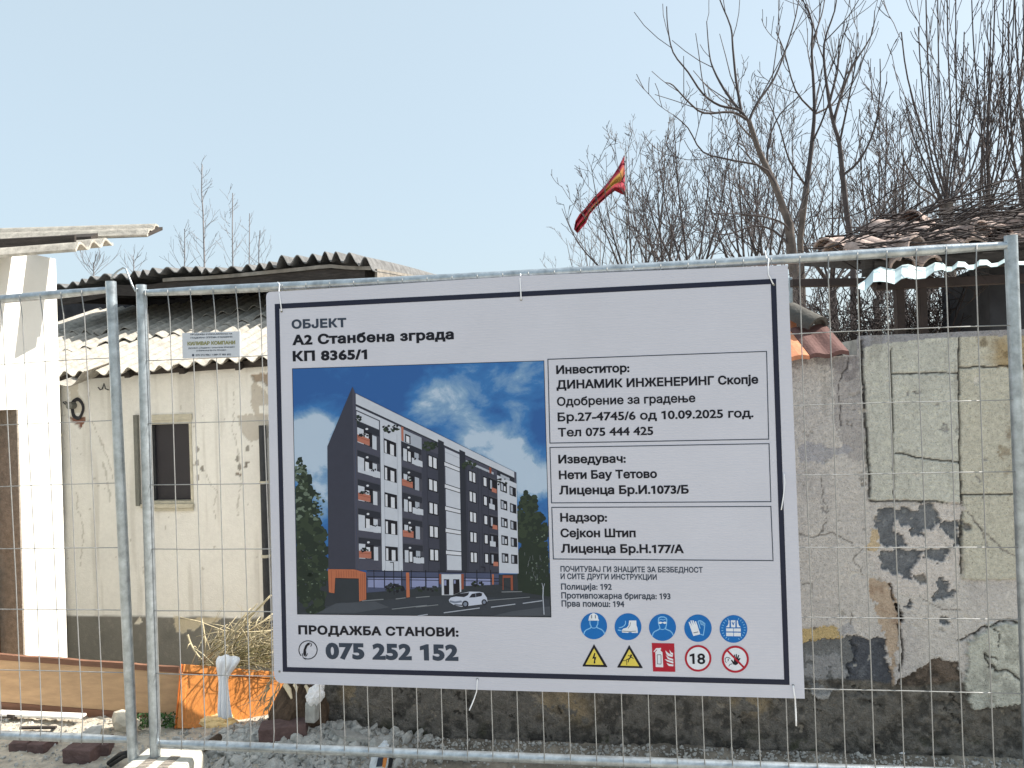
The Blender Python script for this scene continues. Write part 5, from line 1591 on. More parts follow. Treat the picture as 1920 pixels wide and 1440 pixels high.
for a_ in ((384, 1238, 508, 1116, 4.0, .0075), (398, 1236, 512, 1150, 3.96, .006), (352, 1190, 378, 1236, 3.92, .006), (378, 1160, 382, 1240, 4.0, .005), (372, 1236, 470, 1140, 4.02, .004), (400, 1240, 460, 1160, 3.9, .004), (520, 1180, 400, 1180, 4.05, .004)):
    stick(P(a_[0], a_[1], a_[4]), P(a_[2], a_[3], a_[4] + rng.uniform(-.1, .1)), a_[5], a_[5] * .7, 0, .03, 3)
for i in range(300):
    x = rng.uniform(372, 545); y = 1252 - abs(rng.gauss(0, 30)) * (1.15 if x > 430 else .7); Y = rng.uniform(3.9, 4.18)
    an = rng.gauss(.25, .65); l = rng.uniform(22, 72)
    x1 = x + l * math.cos(an); y1 = min(y - l * math.sin(an) * .8, 1254)
    if x1 > 560 or x1 < 350 or y1 < 1112: continue
    stick(P(x, y, Y), P(x1, y1, Y + rng.uniform(-.12, .12)), rng.uniform(.0015, .0034), .0012, 1 if (y > 1205 and rng.random() < .6) else 0, .05, rng.choice((0, 1, 2)))
for i in range(26):
    x = rng.uniform(500, 528); y = rng.uniform(1255, 1330)
    stick(P(x, y, 3.72), P(x - rng.uniform(4, 14), y + rng.uniform(10, 45), 3.70), .0028, .0014, 0, .03, 1)
obj('dry_branch', mbs[0], M['straw'], br, smooth=True)
obj('green_branch', mbs[1], M['straw2'], br, smooth=True)

# bark-covered root stump by the broken wall end
V, Fc = ICO[4]; n_ = np.array(V)
c = gp(547, 1372); c.y += .13
h = .80 + .5 * (fbm(n_[:, 0] * 2.2 + 3, n_[:, 2] * 1.2 + n_[:, 1] * 2, 401, 4)) + .35 * (fbm(np.arctan2(n_[:, 1], n_[:, 0]) * 5, n_[:, 2] * 1.4, 405, 3) - .5)
mb = MB()
for v, k in zip(V, h):
    w = 1.15 - .55 * max(0, v[2])
    mb.v.append((c.x + v[0] * .135 * k * w + max(0, v[2]) * .05, c.y + v[1] * .12 * k * w, max(c.z - .03, c.z + .02 + v[2] * .27 * k)))
mb.f = [tuple(f) for f in Fc]; mb.m = [0] * len(Fc)
st = thing('tree_stump', c, 'dark bark covered stump behind the purple brick, under the board corner', 'stump')
obj('bark', mb, M['stump'], st)
mb = MB()
for a_ in ((534, 1283, 547, 1310, .012), (552, 1284, 556, 1298, .008), (573, 1286, 577, 1300, .008)):
    p0 = P(a_[0], a_[1], 3.56); p1 = P(a_[2], a_[3], 3.52)
    mb.tube([p0, p0.lerp(p1, .4) + Vector((.006, 0, 0)), p1], [a_[4], a_[4] * 1.1, a_[4] * .4], 7)
obj('split_wood', mb, M['palewood'], st)
# white plastic bag on the wall end
V, Fc = ICO[4]; c = P(592, 1302, 3.47)
h = .8 + .5 * (fbm(n_[:, 0] * 3 + 9, n_[:, 1] * 3 + n_[:, 2] * 3, 411, 4) - .3) + .35 * (np.abs(fbm(n_[:, 0] * 6, n_[:, 2] * 6 + n_[:, 1] * 5, 415, 3) - .5))
mb = MB()
for v, k in zip(V, h): mb.v.append((c.x + v[0] * .042 * k + v[2] * .012, c.y + v[1] * .04 * k, c.z + v[2] * .05 * k))
mb.f = [tuple(f) for f in Fc]; mb.m = [0] * len(Fc)
tag(obj('plastic_bag', mb, M['cloth'], loc=c), 'crumpled white plastic bag stuck at the broken wall end below the board', 'bag')
mb = MB(); c = gp(580, 1375)
mb.box(P(571, 1356, 3.46), Vector((.050, -.01, 0)), Vector((.01, .05, 0)), Vector((0.004, 0, .095)))
tag(obj('stone_block', mb, M['rubble'], loc=c, bevel=.006), 'upright grey stone block standing under the white plastic bag', 'stone')
# purple-brown bricks
def brick(px, py, w, d, h, rot, label, chip=0, Y=None):
    c = gp(px, py) if Y is None else P(px, py, Y)
    bm = bmesh.new(); bmesh.ops.create_cube(bm, size=1)
    bmesh.ops.scale(bm, vec=(w, d, h), verts=bm.verts)
    bmesh.ops.subdivide_edges(bm, edges=bm.edges[:], cuts=4, use_grid_fill=True)
    rr = random.Random(px)
    for v in bm.verts: v.co += Vector((rr.uniform(-1, 1), rr.uniform(-1, 1), rr.uniform(-1, 1))) * .0022
    me = bpy.data.meshes.new('brick'); bm.to_mesh(me); bm.free(); me.materials.append(M['brick'])
    o = bpy.data.objects.new('brick', me); C.objects.link(o); o.location = c + Vector((0, 0, h / 2 - .006)); o.rotation_euler = rot
    b_ = o.modifiers.new('b', 'BEVEL'); b_.width = .004; b_.segments = 2; b_.limit_method = 'ANGLE'
    return tag(o, label, 'brick', 'loose bricks on the ground')
brick(533, 1381, .215, .10, .072, (0.02, -.02, .16), 'purple brown brick lying before the dark stump')
brick(158, 1421, .14, .11, .068, (0, .02, -.12), 'largest purple brick lying on the gravel under the left fence panel')
brick(188, 1410, .10, .11, .060, (0, -.03, .30), 'short brick touching the right end of the largest purple brick')
brick(45, 1400, .09, .10, .046, (0, 0, .1), 'low dark brick at the far left under the fence rail')
brick(80, 1403, .085, .10, .048, (0, 0, -.1), 'low dark brick between its neighbour and the largest purple brick')
# pale triangular stone, small stones, slab
mb = MB(); c = gp(232, 1372); rr = random.Random(2)
mb.rock(c + Vector((0, .02, .035)), .075, rr, 2, (1.15, .6, .75), 0, .16)
tag(obj('pale_stone', mb, M['stone'], loc=c, bevel=0), 'pale beige stone lying behind the left middle fence post', 'stone')
mb = MB(); c = gp(655, 1388)
sl = [P(x, y, Y) for x, y, Y in ((612, 1362, 3.52), (640, 1358, 3.56), (662, 1360, 3.56), (690, 1378, 3.50), (694, 1386, 3.45), (660, 1383, 3.42), (636, 1380, 3.42))]
mb.prism(sl, Vector((0, .006, -.022)))
tag(obj('broken_slab', mb, M['rubble'], loc=c), 'flat broken slab of render lying on the rubble at the wall foot', 'slab')
# rubble: uncounted broken stones
mb = MB(); rng = random.Random(77)
for i in range(5200):
    x = rng.gauss(-1.06, .27); y = rng.gauss(3.50, .13)
    if x < -1.95 or x > -.2 or y > WY0 + WM * x + (.0 if x > -.95 else .35) or y < 3.18: continue
    r = min(.036, .0035 + rng.expovariate(1 / .0058))
    mb.rock(Vector((x, y, gz(x, y) + r * .3)), r, rng, 1, (rng.uniform(.8, 1.4), rng.uniform(.7, 1.2), rng.uniform(.45, .8)))
for i in range(2600):
    x = rng.uniform(-.8, 2.4); y = WY0 + WM * x - abs(rng.gauss(.01, .08)) - .01
    r = min(.013, .002 + rng.expovariate(1 / .002))
    mb.rock(Vector((x, y, gz(x, y) + r * .3)), r, rng, 1, (1.2, 1, .7))
for i in range(3000):
    x = rng.uniform(-2.9, -.4); y = rng.uniform(3.2, 4.0)
    r = min(.016, .002 + rng.expovariate(1 / .0022))
    mb.rock(Vector((x, y, gz(x, y) + r * .3)), r, rng, 1, (1.2, 1, .7))
ru = obj('rubble', mb, M['rubble']); tag(ru, 'grey rubble and broken render heaped along the wall foot', 'rubble', kind='stuff')
# thin boards lying in the sun
def lath(x0, y0, x1, y1, w, t, mat, label, dz=.015):
    p0 = gp(x0, y0); p1 = gp(x1, y1); d = (p1 - p0); s_ = Vector((-d.y, d.x, 0)).normalized() * w
    mb = MB(); mb.box(p0 + Vector((0, 0, dz)), d, s_, Vector((0, 0, t)))
    return tag(obj('lath', mb, M[mat], loc=p0.lerp(p1, .5), bevel=.002), label, 'lath', 'thin boards lying on the ground')
lath(-40, 1352, 150, 1360, .05, .012, 'white', 'longest white lath lying in the sun below the tan board', .03)
lath(36, 1374, 104, 1373, .018, .012, 'timber_dark', 'short dark lath on the ground by the left fence rail')
lath(-30, 1344, 24, 1356, .03, .02, 'timber_dark', 'dark lath end at the far left edge below the tan board', .02)
mb = MB()
p0 = gp(150, 1386) + Vector((0, 0, .02)); mb.prism([p0, p0 + Vector((.10, 0, -.004)), p0 + Vector((.08, .06, .012)), p0 + Vector((.03, .07, .012))], Vector((0, 0, .008)))
tag(obj('stone_shard', mb, M['rubble'], loc=p0), 'thin grey shard lying just behind the left fence rail', 'shard')
# black plastic strip and cut log
mb = MB(); p0 = gp(204, 1436); p1 = P(246, 1410, 3.36)
mb.tube([p0 + Vector((0, 0, .012)), p0.lerp(p1, .5) + Vector((0, 0, .02)), p1], .011, 10); mb.tube([p0 + Vector((.02, -.02, .012)), p0.lerp(p1, .5) + Vector((.03, -.02, .02)), p1 + Vector((.03, -.01, 0))], .009, 10)
tag(obj('plastic_tube', mb, M['blackplastic'], loc=p0, smooth=True), 'black plastic tube lying behind the left middle fence post', 'tube')
lg = thing('cut_log', gp(368, 1424), 'short cut log lying beside the concrete fence foot', 'log')
p0 = P(364, 1414, 3.36); mb = MB(); mb.tube([p0, p0 + Vector((.05, .16, 0))], [.020, .018], 14); obj('bark', mb, M['stump'], lg, auto=50)
mb = MB(); mb.tube([p0 - Vector((.0012, .004, 0)), p0 + Vector((.0006, .002, 0))], .0165, 14); obj('cut_face', mb, M['log'], lg)
# litter bag under the rail
lb = thing('litter_bag', gp(712, 1436), 'crumpled white and blue printed bag under the bottom rail', 'bag')
V, Fc = ICO[4]; c = P(713, 1421, 3.17); n_ = np.array(V)
h = .8 + .45 * (fbm(n_[:, 0] * 3 + 2, n_[:, 1] * 3 + n_[:, 2] * 3, 421, 4) - .3) + .3 * np.abs(fbm(n_[:, 0] * 6, n_[:, 2] * 6, 425, 3) - .5)
mb = MB()
for v, k in zip(V, h): mb.v.append((c.x + v[0] * .040 * k * (1 - .3 * v[2]) + v[2] * .02, c.y + v[1] * .03 * k, c.z + v[2] * .075 * k))
mb.f = [tuple(f) for f in Fc]; mb.m = [0] * len(Fc)
obj('bag', mb, material('pale_blue_foil', rgb(206, 216, 226), .45, .1, 20), lb, smooth=False)
mb = MB()
def lp(x, y): return P(x, y, 3.115)
mb.prism([lp(708, 1424), lp(718, 1423), lp(716, 1437), lp(705, 1438)][::-1], Vector((0, .02, 0))); obj('dark_print', mb, INKS['slate'], lb)
mb = MB(); mb.prism([lp(718.5, 1423), lp(725, 1425), lp(722, 1440), lp(716.5, 1438)][::-1], Vector((0, .02, 0))); obj('orange_print', mb, M['orange'], lb)
mb = MB(); mb.prism([P(730, 1420, 3.2), P(738, 1420, 3.2), P(734, 1440, 3.16), P(727, 1440, 3.16)][::-1], Vector((0, .02, 0))); obj('black_strip', mb, M['blackplastic'], lb)
# paper scraps at the wall foot
for i, (x, y, w, lab) in enumerate(((1689, 1414, .022, 'small white paper scrap at the foot of the wall'), (1893, 1418, .05, 'grey shard of render lying at the wall foot near the right edge'))):
    c = gp(x, y); mb = MB()
    mb.prism([c + Vector((-w, 0, .004)), c + Vector((w * .6, -.01, .004)), c + Vector((w, .012, .012)), c + Vector((-w * .3, .03, .02))], Vector((0, 0, .003)))
    tag(obj(('paper_scrap', 'render_shard')[i], mb, M['cloth'] if i == 0 else M['rubble'], loc=c), lab, ('paper', 'shard')[i])
# green weeds between plank and stone
wd = thing('weed_clump', gp(300, 1366), 'clump of dark green weeds between the tan board and the orange panel', 'plant')
mb = MB(); rng = random.Random(9)
for i in range(420):
    x = rng.uniform(254, 334); y = rng.uniform(1338, 1366)
    p0 = P(x, y, rng.uniform(3.74, 3.86)); s_ = rng.uniform(.008, .018)
    d = Vector((rng.uniform(-1, 1), rng.uniform(-1, .3), rng.uniform(-.3, 1))).normalized(); e = d.orthogonal().normalized()
    mb.poly([p0, p0 + d * s_ * .5 + e * s_ * .4, p0 + d * s_, p0 + d * s_ * .5 - e * s_ * .4])
for i in range(40):
    x = rng.uniform(256, 332); p0 = gp(x, 1366); mb.tube([p0, P(x + rng.uniform(-4, 4), rng.uniform(1340, 1352), 3.8)], .0014, 4)
obj('leaves', mb, M['leaf'], wd)
# ------------------------------------------------------------------ tiles on the wall
def tile_thing(name, pts, th, mat, label, cat='roof tile', group='old tiles on the wall top'):
    mb = MB(); mb.prism(pts, th); o = obj(name, mb, mat, loc=pts[0], bevel=.004); return tag(o, label, cat, group)
# wide terracotta coping tile: sunlight on its left end put into orange, the rest purple brown
ct = thing('coping_tile', P(1540, 660, 3.28), 'wide clay coping tile, orange at one end and purple brown at the other', 'roof tile', 'old tiles on the wall top')
up_ = Vector((0, .22, .13))
def cop(a, b, n, wav):
    mb = MB(); rows = []
    for s_ in (0, 1):
        for j in range(3):
            r = []
            for i in range(n + 1):
                u = i / n; p_ = a.lerp(b, u) + up_ * (j / 2) + Vector((0, 0, wav * math.sin(u * 6.28 * 1.6) - .018 * s_)); r.append(p_)
            rows.append(r)
    A_, Bq = rows[:3], rows[3:]
    mb.grid(A_); mb.grid([r[::-1] for r in Bq]); mb.grid([Bq[0], A_[0]]); mb.grid([A_[-1], Bq[-1]])
    mb.grid([[A_[j][-1] for j in range(3)], [Bq[j][-1] for j in range(3)]]); mb.grid([[Bq[j][0] for j in range(3)], [A_[j][0] for j in range(3)]])
    return mb
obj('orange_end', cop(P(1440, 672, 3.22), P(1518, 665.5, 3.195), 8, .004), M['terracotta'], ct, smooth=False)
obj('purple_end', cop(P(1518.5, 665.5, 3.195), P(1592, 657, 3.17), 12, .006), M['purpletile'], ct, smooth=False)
tile_thing('upright_tile', [P(1462, 632, 3.42), P(1493, 629, 3.42), P(1493, 588, 3.46), P(1478, 588, 3.46), P(1462, 592, 3.46)], Vector((.02, .05, 0)), M['terracotta'], 'orange clay tile standing upright beside the board edge')
mb = MB(); rows = []
rp0 = P(1478, 590, 3.5); rp1 = P(1532, 618, 3.36); ax = (rp1 - rp0); sd = ax.cross(Vector((0, 0, 1))).normalized(); uu = sd.cross(ax).normalized()
for s_ in (0, 1):
    for j in (0, 1):
        rows.append([rp0 + ax * j + (sd * math.cos(a) + uu * math.sin(a)) * (.062 - .012 * s_) for a in [math.pi * i / 12 for i in range(13)]])
mb.grid([rows[0], rows[1]]); mb.grid([rows[3], rows[2]]); mb.grid([rows[1], rows[3]]); mb.grid([rows[2], rows[0]])
mb.poly([rows[0][0], rows[1][0], rows[3][0], rows[2][0]]); mb.poly([rows[0][-1], rows[2][-1], rows[3][-1], rows[1][-1]])
tag(obj('ridge_tile', mb, M['darktile'], loc=rp1, auto=50), 'dark half round ridge tile tipped over behind the coping', 'roof tile', 'old tiles on the wall top')

# ------------------------------------------------------------------ open shed behind the right wall
shed = thing('open_shed', Vector((2.2, 4.4, 0)), 'dark open shed with a pale corrugated canopy and tiles smothered in dead vines', 'shed')
def bar(p0, p1, w, h, mat, name, par=shed):
    d = p1 - p0; z = Vector((0, 0, 1)) if abs(d.normalized().z) < .8 else Vector((0, 1, 0)); x = d.cross(z).normalized() * w; z2 = x.cross(d).normalized() * h
    mb = MB(); mb.box(p0 - x / 2 - z2 / 2, d, x, z2); return obj(name, mb, mat, par, bevel=.003)
SY = 4.05
bar(P(1484, 531, SY), P(1650, 529, SY), .05, .042, M['steelbrown'], 'beam')
bar(P(1640, 536, SY), P(1960, 520, SY), .05, .05, M['steelbrown'], 'beam')
for x, w in ((1684.5, .042), (1727, .040)):
    bt = P(x + 3, 640, SY); bar(Vector((bt.x, bt.y, 1.55)), P(x, 530, SY), w, .042, M['steelbrown'], 'post')
bt = P(1612, 640, SY + .3); bar(Vector((bt.x, bt.y, 1.5)), P(1610, 536, SY + .3), .012, .012, M['steelbrown'], 'post')
bt = P(1484, 640, SY + .2); bar(Vector((bt.x, bt.y, 1.5)), P(1482, 520, SY + .2), .018, .018, M['zinc'], 'post')
# pale sheet canopy: trapezoid profile
mb = MB()
cp = [(1608, 540, 533, 0), (1622, 545, 524, 1), (1637, 528, 506, 1), (1650, 527, 500, 1), (1662, 528, 503, 0), (1677, 532, 505, 0), (1690, 522, 497, 1), (1703, 519, 495, 1), (1716, 523, 500, 0), (1735, 521, 501, 0),
      (1752, 508, 492, 1), (1767, 505, 493, 1), (1775, 509, 500, 0), (1784, 508, 500, 0), (1795, 500, 490, 1), (1808, 500, 491, 1), (1815, 505, 497, 0), (1825, 505, 496, 0), (1836, 497, 487, 1), (1850, 496, 487, 1), (1858, 500, 494, 0), (1870, 499, 492, 0), (1882, 492, 485, 1), (1898, 492, 485, 1), (1910, 496, 490, 0), (1950, 496, 488, 0)]
lo = []; hi = []
for x, y0, y1, top_ in cp:
    lo.append(P(x, y0, SY - .34)); hi.append(P(x + 1, y1, SY - .34 + .11 + .002 * (y0 - y1)))
# keep a real profile: crests stand 18 mm above the pans along the slope normal
mb.grid([lo, hi]); dn = Vector((0, .0, -.003))
mb.grid([[p + dn for p in hi], [p + dn for p in lo]]); mb.grid([[p + dn for p in lo], lo])
hi2 = [h + Vector((0, .5, .10)) for h in hi]
obj('canopy_sheet', mb, M['palesheet'], shed)
# tiled roof and its dark underside
ry = SY - .10
mb = MB()
mb.prism([P(1640, 492, ry), P(1990, 462, ry), P(1990, 440, ry + .2), P(1800, 452, ry + .2), P(1642, 486, ry + .2)], Vector((0, .04, -.02)))
ta = P(1640, 490, ry); tb = P(2010, 462, ry)
mb.prism([ta, tb, tb + Vector((0, 1.2, .35)), ta + Vector((.1, 1.2, .22))], Vector((0, 0, -.05)))
obj('roof_deck', mb, M['timber_dark'], shed)
mb = MB()
mb.box(P(1858, 640, SY + .25), P(2010, 640, SY + .25) - P(1858, 640, SY + .25), Vector((.25, .9, 0)), Vector((0, 0, .46)))
obj('back_wall', mb, M['darkrender'], shed)
bar(P(1618, 498, SY - .06), P(1990, 470, SY - .06), .05, .12, M['timber_dark'], 'fascia')
# half-round tiles lying loose and lichen-pale on the roof
rng = random.Random(14); mb = MB()
def half_tile(c, ax, r, l):
    ax = ax.normalized(); sd = ax.cross(Vector((0, 0, 1))).normalized(); up2 = sd.cross(ax)
    R = []
    for s_ in (0, 1):
        for j in (0, 1): R.append([c + ax * (l * (j - .5)) + (sd * math.cos(a) + up2 * math.sin(a)) * (r * (1 - .12 * j) - .011 * s_) for a in [math.pi * i / 8 for i in range(9)]])
    mb.grid([R[0], R[1]]); mb.grid([R[3], R[2]]); mb.grid([R[2], R[0]]); mb.grid([R[1], R[3]])
for k in range(3):
    for i in range(15):
        u = (i + .5 + rng.uniform(-.2, .2)) / 15
        c = ta.lerp(tb, u) + Vector((0, .1 + k * .33, .03 + k * .075)) + Vector((0, 0, rng.uniform(-.01, .03)))
        if rng.random() < .3: continue
        half_tile(c, Vector((rng.uniform(-.9, .9), -1, -.3 + rng.uniform(-.5, .4))), .075, rng.uniform(.2, .36))
for a_ in ((1690, 440, 4.4), (1722, 428, 4.5), (1745, 455, 4.2), (1668, 478, 4.05), (1790, 452, 4.2), (1850, 440, 4.3), (1905, 425, 4.4)):
    half_tile(P(*a_), Vector((rng.uniform(-1, 1), -.8, rng.uniform(-.4, .2))), .085, .34)
obj('tiles', mb, M['paletile'], shed, auto=50)
# vines
vn = thing('dead_vine', P(1800, 440, 4.3), 'tangle of bare dead vines sprawling over the shed roof', 'vine')
mb = MB(); rng = random.Random(31)
for i in range(300):
    x = rng.uniform(1630, 1960); t = min(1, max(0, (x - 1640) / 280)); y = 470 - 32 * t - abs(rng.gauss(0, 20 + 16 * t)) + rng.uniform(0, 22)
    Y = rng.uniform(3.85, 4.9); l = rng.uniform(60, 260); an = rng.gauss(-.10, .22)
    pts = []; cx_, cy_ = x - l / 2, y
    for k in range(8):
        pts.append(P(cx_, cy_, Y)); cx_ += l / 7 * math.cos(an); cy_ += l / 7 * math.sin(an) + rng.uniform(-3, 3); an += rng.uniform(-.25, .25); Y += rng.uniform(-.05, .05)
    r = rng.choice((.0025, .0035, .0055))
    mb.tube(pts, [r] * 5 + [r * .7, r * .5, r * .3], 4, cap=False)
obj('stems', mb, M['vine'], vn, smooth=True)

# ------------------------------------------------------------------ bare trees
TR = random.Random(5)
def grow(mb, p, d, L, r0, lv, maxlv, rng, up=.10, spread=.75, dens=1.0, rmin=.0035, crook=.10):
    n = 5 if lv < maxlv else 3
    pts = [p.copy()]; d = d.normalized()
    for i in range(n):
        d = (d + Vector((rng.gauss(0, crook), rng.gauss(0, crook), rng.gauss(0, crook) + up))).normalized()
        pts.append(pts[-1] + d * (L / n))
    r1 = max(rmin, r0 * .38)
    mb.tube(pts, [r0 + (r1 - r0) * i / n for i in range(n + 1)], 5 if r0 > .03 else 3, cap=False)
    if lv < maxlv: kids(mb, pts, L, r0, r1, lv, maxlv, rng, up, spread, dens, rmin, crook)
def kids(mb, pts, L, r0, r1, lv, maxlv, rng, up, spread, dens, rmin, crook, t0=.22):
    n = len(pts) - 1
    cnt = max(2, int((3.2 + L * 2.6) * dens))
    for k in range(cnt):
        t = t0 + (1 - t0) * (k + rng.random()) / cnt
        i = min(int(t * n), n - 1); q = pts[i].lerp(pts[i + 1], t * n - i)
        d = (pts[i + 1] - pts[i]).normalized()
        ax = Vector((rng.uniform(-1, 1), rng.uniform(-1, 1), rng.uniform(-1, 1)))
        ax = (ax - d * ax.dot(d)).normalized()
        a = rng.uniform(.55, 1.25) * spread
        nd = d * math.cos(a) + ax * math.sin(a)
        l = L * rng.uniform(.35, .62) * (1.15 - .6 * t)
        r = max(rmin, (r0 + (r1 - r0) * t) * rng.uniform(.45, .62))
        grow(mb, q, nd, max(.12, l), r, lv + 1, maxlv, rng, up, spread, dens, rmin, crook)

def limb(mb, spec, Y, r0, r1, rng, lv=1, maxlv=3, dens=.8, dy=.0, **k):
    """spec: list of photo points of one big limb"""
    raw = [P(x, y, Y + dy * i / len(spec)) for i, (x, y) in enumerate(spec)]
    pts = []
    for i in range(len(raw) - 1):
        m = 3
        for j in range(m):
            t = j / m; a = raw[max(i - 1, 0)]; b = raw[i]; c = raw[i + 1]; d = raw[min(i + 2, len(raw) - 1)]
            pts.append(.5 * ((2 * b) + (c - a) * t + (2 * a - 5 * b + 4 * c - d) * t * t + (3 * b - a - 3 * c + d) * t ** 3))
    pts.append(raw[-1])
    N_ = len(pts) - 1
    mb.tube(pts, [r0 + (r1 - r0) * (i / N_) ** .8 for i in range(N_ + 1)], 7, cap=False)
    L = sum((pts[i + 1] - pts[i]).length for i in range(N_))
    kids(mb, pts, min(L, 2.2), r0, r1, lv, maxlv, rng, k.get('up', .12), k.get('spread', .7), dens * max(1, L / 2.2), k.get('rmin', .0042), k.get('crook', .09), k.get('t0', .15))

def tree_thing(base, label, build, mat_t='bark', mat_c='twig', group='bare trees behind the yard'):
    t = thing('bare_tree', base, label, 'tree', group)
    a = MB(); b = MB(); build(a, b)
    obj('trunk', a, M[mat_t], t, smooth=True)
    if b.v: obj('crown', b, M[mat_c], t, smooth=True)
    return t

def gbase(px, Y): q = P(px, 700, Y); return Vector((q.x, q.y, -.2))
# 1 : the pale limbed tree right of the board
def t1(a, b):
    Y = 8.2; g = gbase(1506, Y); rng = random.Random(101)
    a.tube([g, P(1500, 640, Y), P(1494, 540, Y), P(1484, 470, Y), P(1479, 418, Y)], [.068, .064, .06, .055, .046], 10, cap=False)
    limb(a, [(1479, 420), (1452, 345), (1424, 285), (1404, 226)], Y, .042, .026, rng, dens=.0, maxlv=1)
    for spec, dy in (([(1404, 228), (1385, 206), (1350, 198), (1318, 176), (1290, 135), (1262, 98), (1252, 50), (1250, 12)], -.3), ([(1390, 210), (1380, 150), (1374, 90), (1370, 50), (1350, 0), (1345, -30)], .1),
                     ([(1404, 228), (1418, 196), (1450, 150), (1472, 96), (1492, 30), (1500, -20)], .3), ([(1390, 212), (1358, 168), (1338, 130), (1330, 100), (1325, 40)], .5), ([(1400, 224), (1372, 210), (1320, 212), (1290, 190), (1262, 160), (1248, 155)], -.6)):
        limb(b, spec, Y, .017, .005, rng, lv=2, maxlv=3, dens=.62, dy=dy, up=.16, spread=.62, t0=.1)
    for spec, dy in (([(1484, 440), (1470, 420), (1440, 408), (1400, 402), (1340, 400)], -.4), ([(1490, 470), (1450, 432), (1410, 425), (1360, 440), (1300, 430)], -.2), ([(1482, 430), (1500, 392), (1520, 330), (1538, 300)], .5), ([(1470, 400), (1440, 320), (1370, 300), (1318, 285), (1290, 240), (1262, 215)], -.2), ([(1440, 330), (1440, 270), (1462, 215), (1500, 180)], .2)):
        limb(b, spec, Y, .016, .005, rng, lv=2, maxlv=4, dens=.75, dy=dy, up=.14)
tree_thing(gbase(1506, 8.2), 'tall bare tree with a pale forked trunk just right of the board top', t1)
# 2 : the upright tree whose stems rise at 1520 and 1560
def t2(a, b):
    Y = 8.8; rng = random.Random(102); g = gbase(1590, Y)
    a.tube([g, P(1600, 560, Y), P(1600, 470, Y), P(1588, 405, Y), P(1580, 330, Y)], [.038, .036, .034, .032, .030], 9, cap=False)
    limb(b, [(1580, 335), (1574, 270), (1562, 228), (1550, 160), (1545, 84), (1565, 20), (1570, -20)], Y, .032, .005, rng, 2, 4, dens=.8, up=.2, spread=.6)
    limb(b, [(1562, 230), (1580, 170), (1600, 122), (1634, 66), (1640, 20)], Y, 0.021, .005, rng, 2, 4, dens=.85, dy=.4, up=.2, spread=.6)
    limb(b, [(1578, 330), (1612, 300), (1640, 240), (1650, 170), (1650, 110)], Y, 0.018, .005, rng, 2, 4, dens=.85, dy=-.4, up=.2)
    limb(b, [(1598, 470), (1630, 420), (1660, 380), (1700, 340), (1710, 260)], Y, 0.018, .005, rng, 2, 4, dens=.85, dy=.5, up=.2)
tree_thing(gbase(1590, 8.8), 'slender dark bare tree standing between the pale forked tree and the shed roof', t2, 'twig')
def t2b(a, b):
    Y = 9.6; rng = random.Random(122); g = gbase(1500, Y)
    a.tube([g, P(1505, 560, Y), P(1500, 450, Y), P(1512, 350, Y)], [.045, .042, .04, .038], 9, cap=False)
    limb(b, [(1512, 352), (1522, 270), (1527, 200), (1522, 100), (1522, 40), (1500, -10)], Y, .036, .005, rng, 2, 4, dens=.8, up=.2, spread=.6)
    limb(b, [(1525, 215), (1560, 196), (1580, 160), (1590, 110)], Y, 0.015, .005, rng, 2, 4, dens=.85, dy=.4, up=.2)
    limb(b, [(1522, 80), (1540, 30), (1548, -10)], Y, 0.013, .005, rng, 3, 4, dens=.85, dy=.4, up=.2)
    limb(b, [(1527, 210), (1492, 170), (1470, 95), (1455, 60)], Y, 0.014, .005, rng, 2, 4, dens=.85, dy=-.4, up=.2)
    limb(b, [(1512, 350), (1480, 300), (1462, 240), (1440, 190)], Y, 0.017, .005, rng, 2, 4, dens=.85, dy=-.5, up=.2)
tree_thing(gbase(1500, 9.6), 'straight bare tree with one tall leader rising behind the pale forked tree', t2b, 'bark')
# 3 : coppiced shoots to the right
def shoots(cx, cy, Y, ends, seed, r=.016, dens=.55):
    def f(a, b):
        rng = random.Random(seed); g = gbase(cx, Y)
        a.tube([g, P(cx + 4, cy + 140, Y), P(cx, cy + 40, Y), P(cx, cy, Y)], [.07, .06, .055, .05], 8, cap=False)
        for i, (x, y) in enumerate(ends):
            kx = cx + (x - cx) * .55 + rng.uniform(-8, 8); ky = cy + (y - cy) * .32
            limb(b, [(cx + rng.uniform(-6, 6), cy + rng.uniform(-10, 25)), (cx + (x - cx) * .3, cy + (y - cy) * .12), (kx, ky), (x + (kx - x) * .25, ky + (y - ky) * .6), (x, y)], Y, r * rng.uniform(.6, 1), .006, rng, 2, 4, dens=dens, dy=rng.uniform(-.8, .8), up=.24, spread=.5)
    return f
tree_thing(gbase(1778, 8.0), 'coppiced bare tree with a fan of upright shoots above the shed', shoots(1778, 380, 8.0, [(1690, 60), (1722, 50), (1736, -10), (1758, -20), (1776, 0), (1792, -20), (1808, 60), (1835, 130), (1850, 180), (1700, 200), (1690, 280), (1860, 260)], 103), 'bark')
tree_thing(gbase(1850, 8.6), 'tall bare tree of long vertical stems near the right edge', shoots(1850, 390, 8.6, [(1822, 0), (1866, -30), (1858, 20), (1882, -30), (1902, -20), (1846, 80), (1920, 60), (1935, -20)], 104, .018), 'twig')
tree_thing(gbase(1925, 8.2), 'bare tree with dark stems cut off by the right edge', shoots(1925, 400, 8.2, [(1902, -30), (1918, -30), (1940, -30), (1890, 40), (1880, 150), (1970, 95)], 105, .018), 'twig')
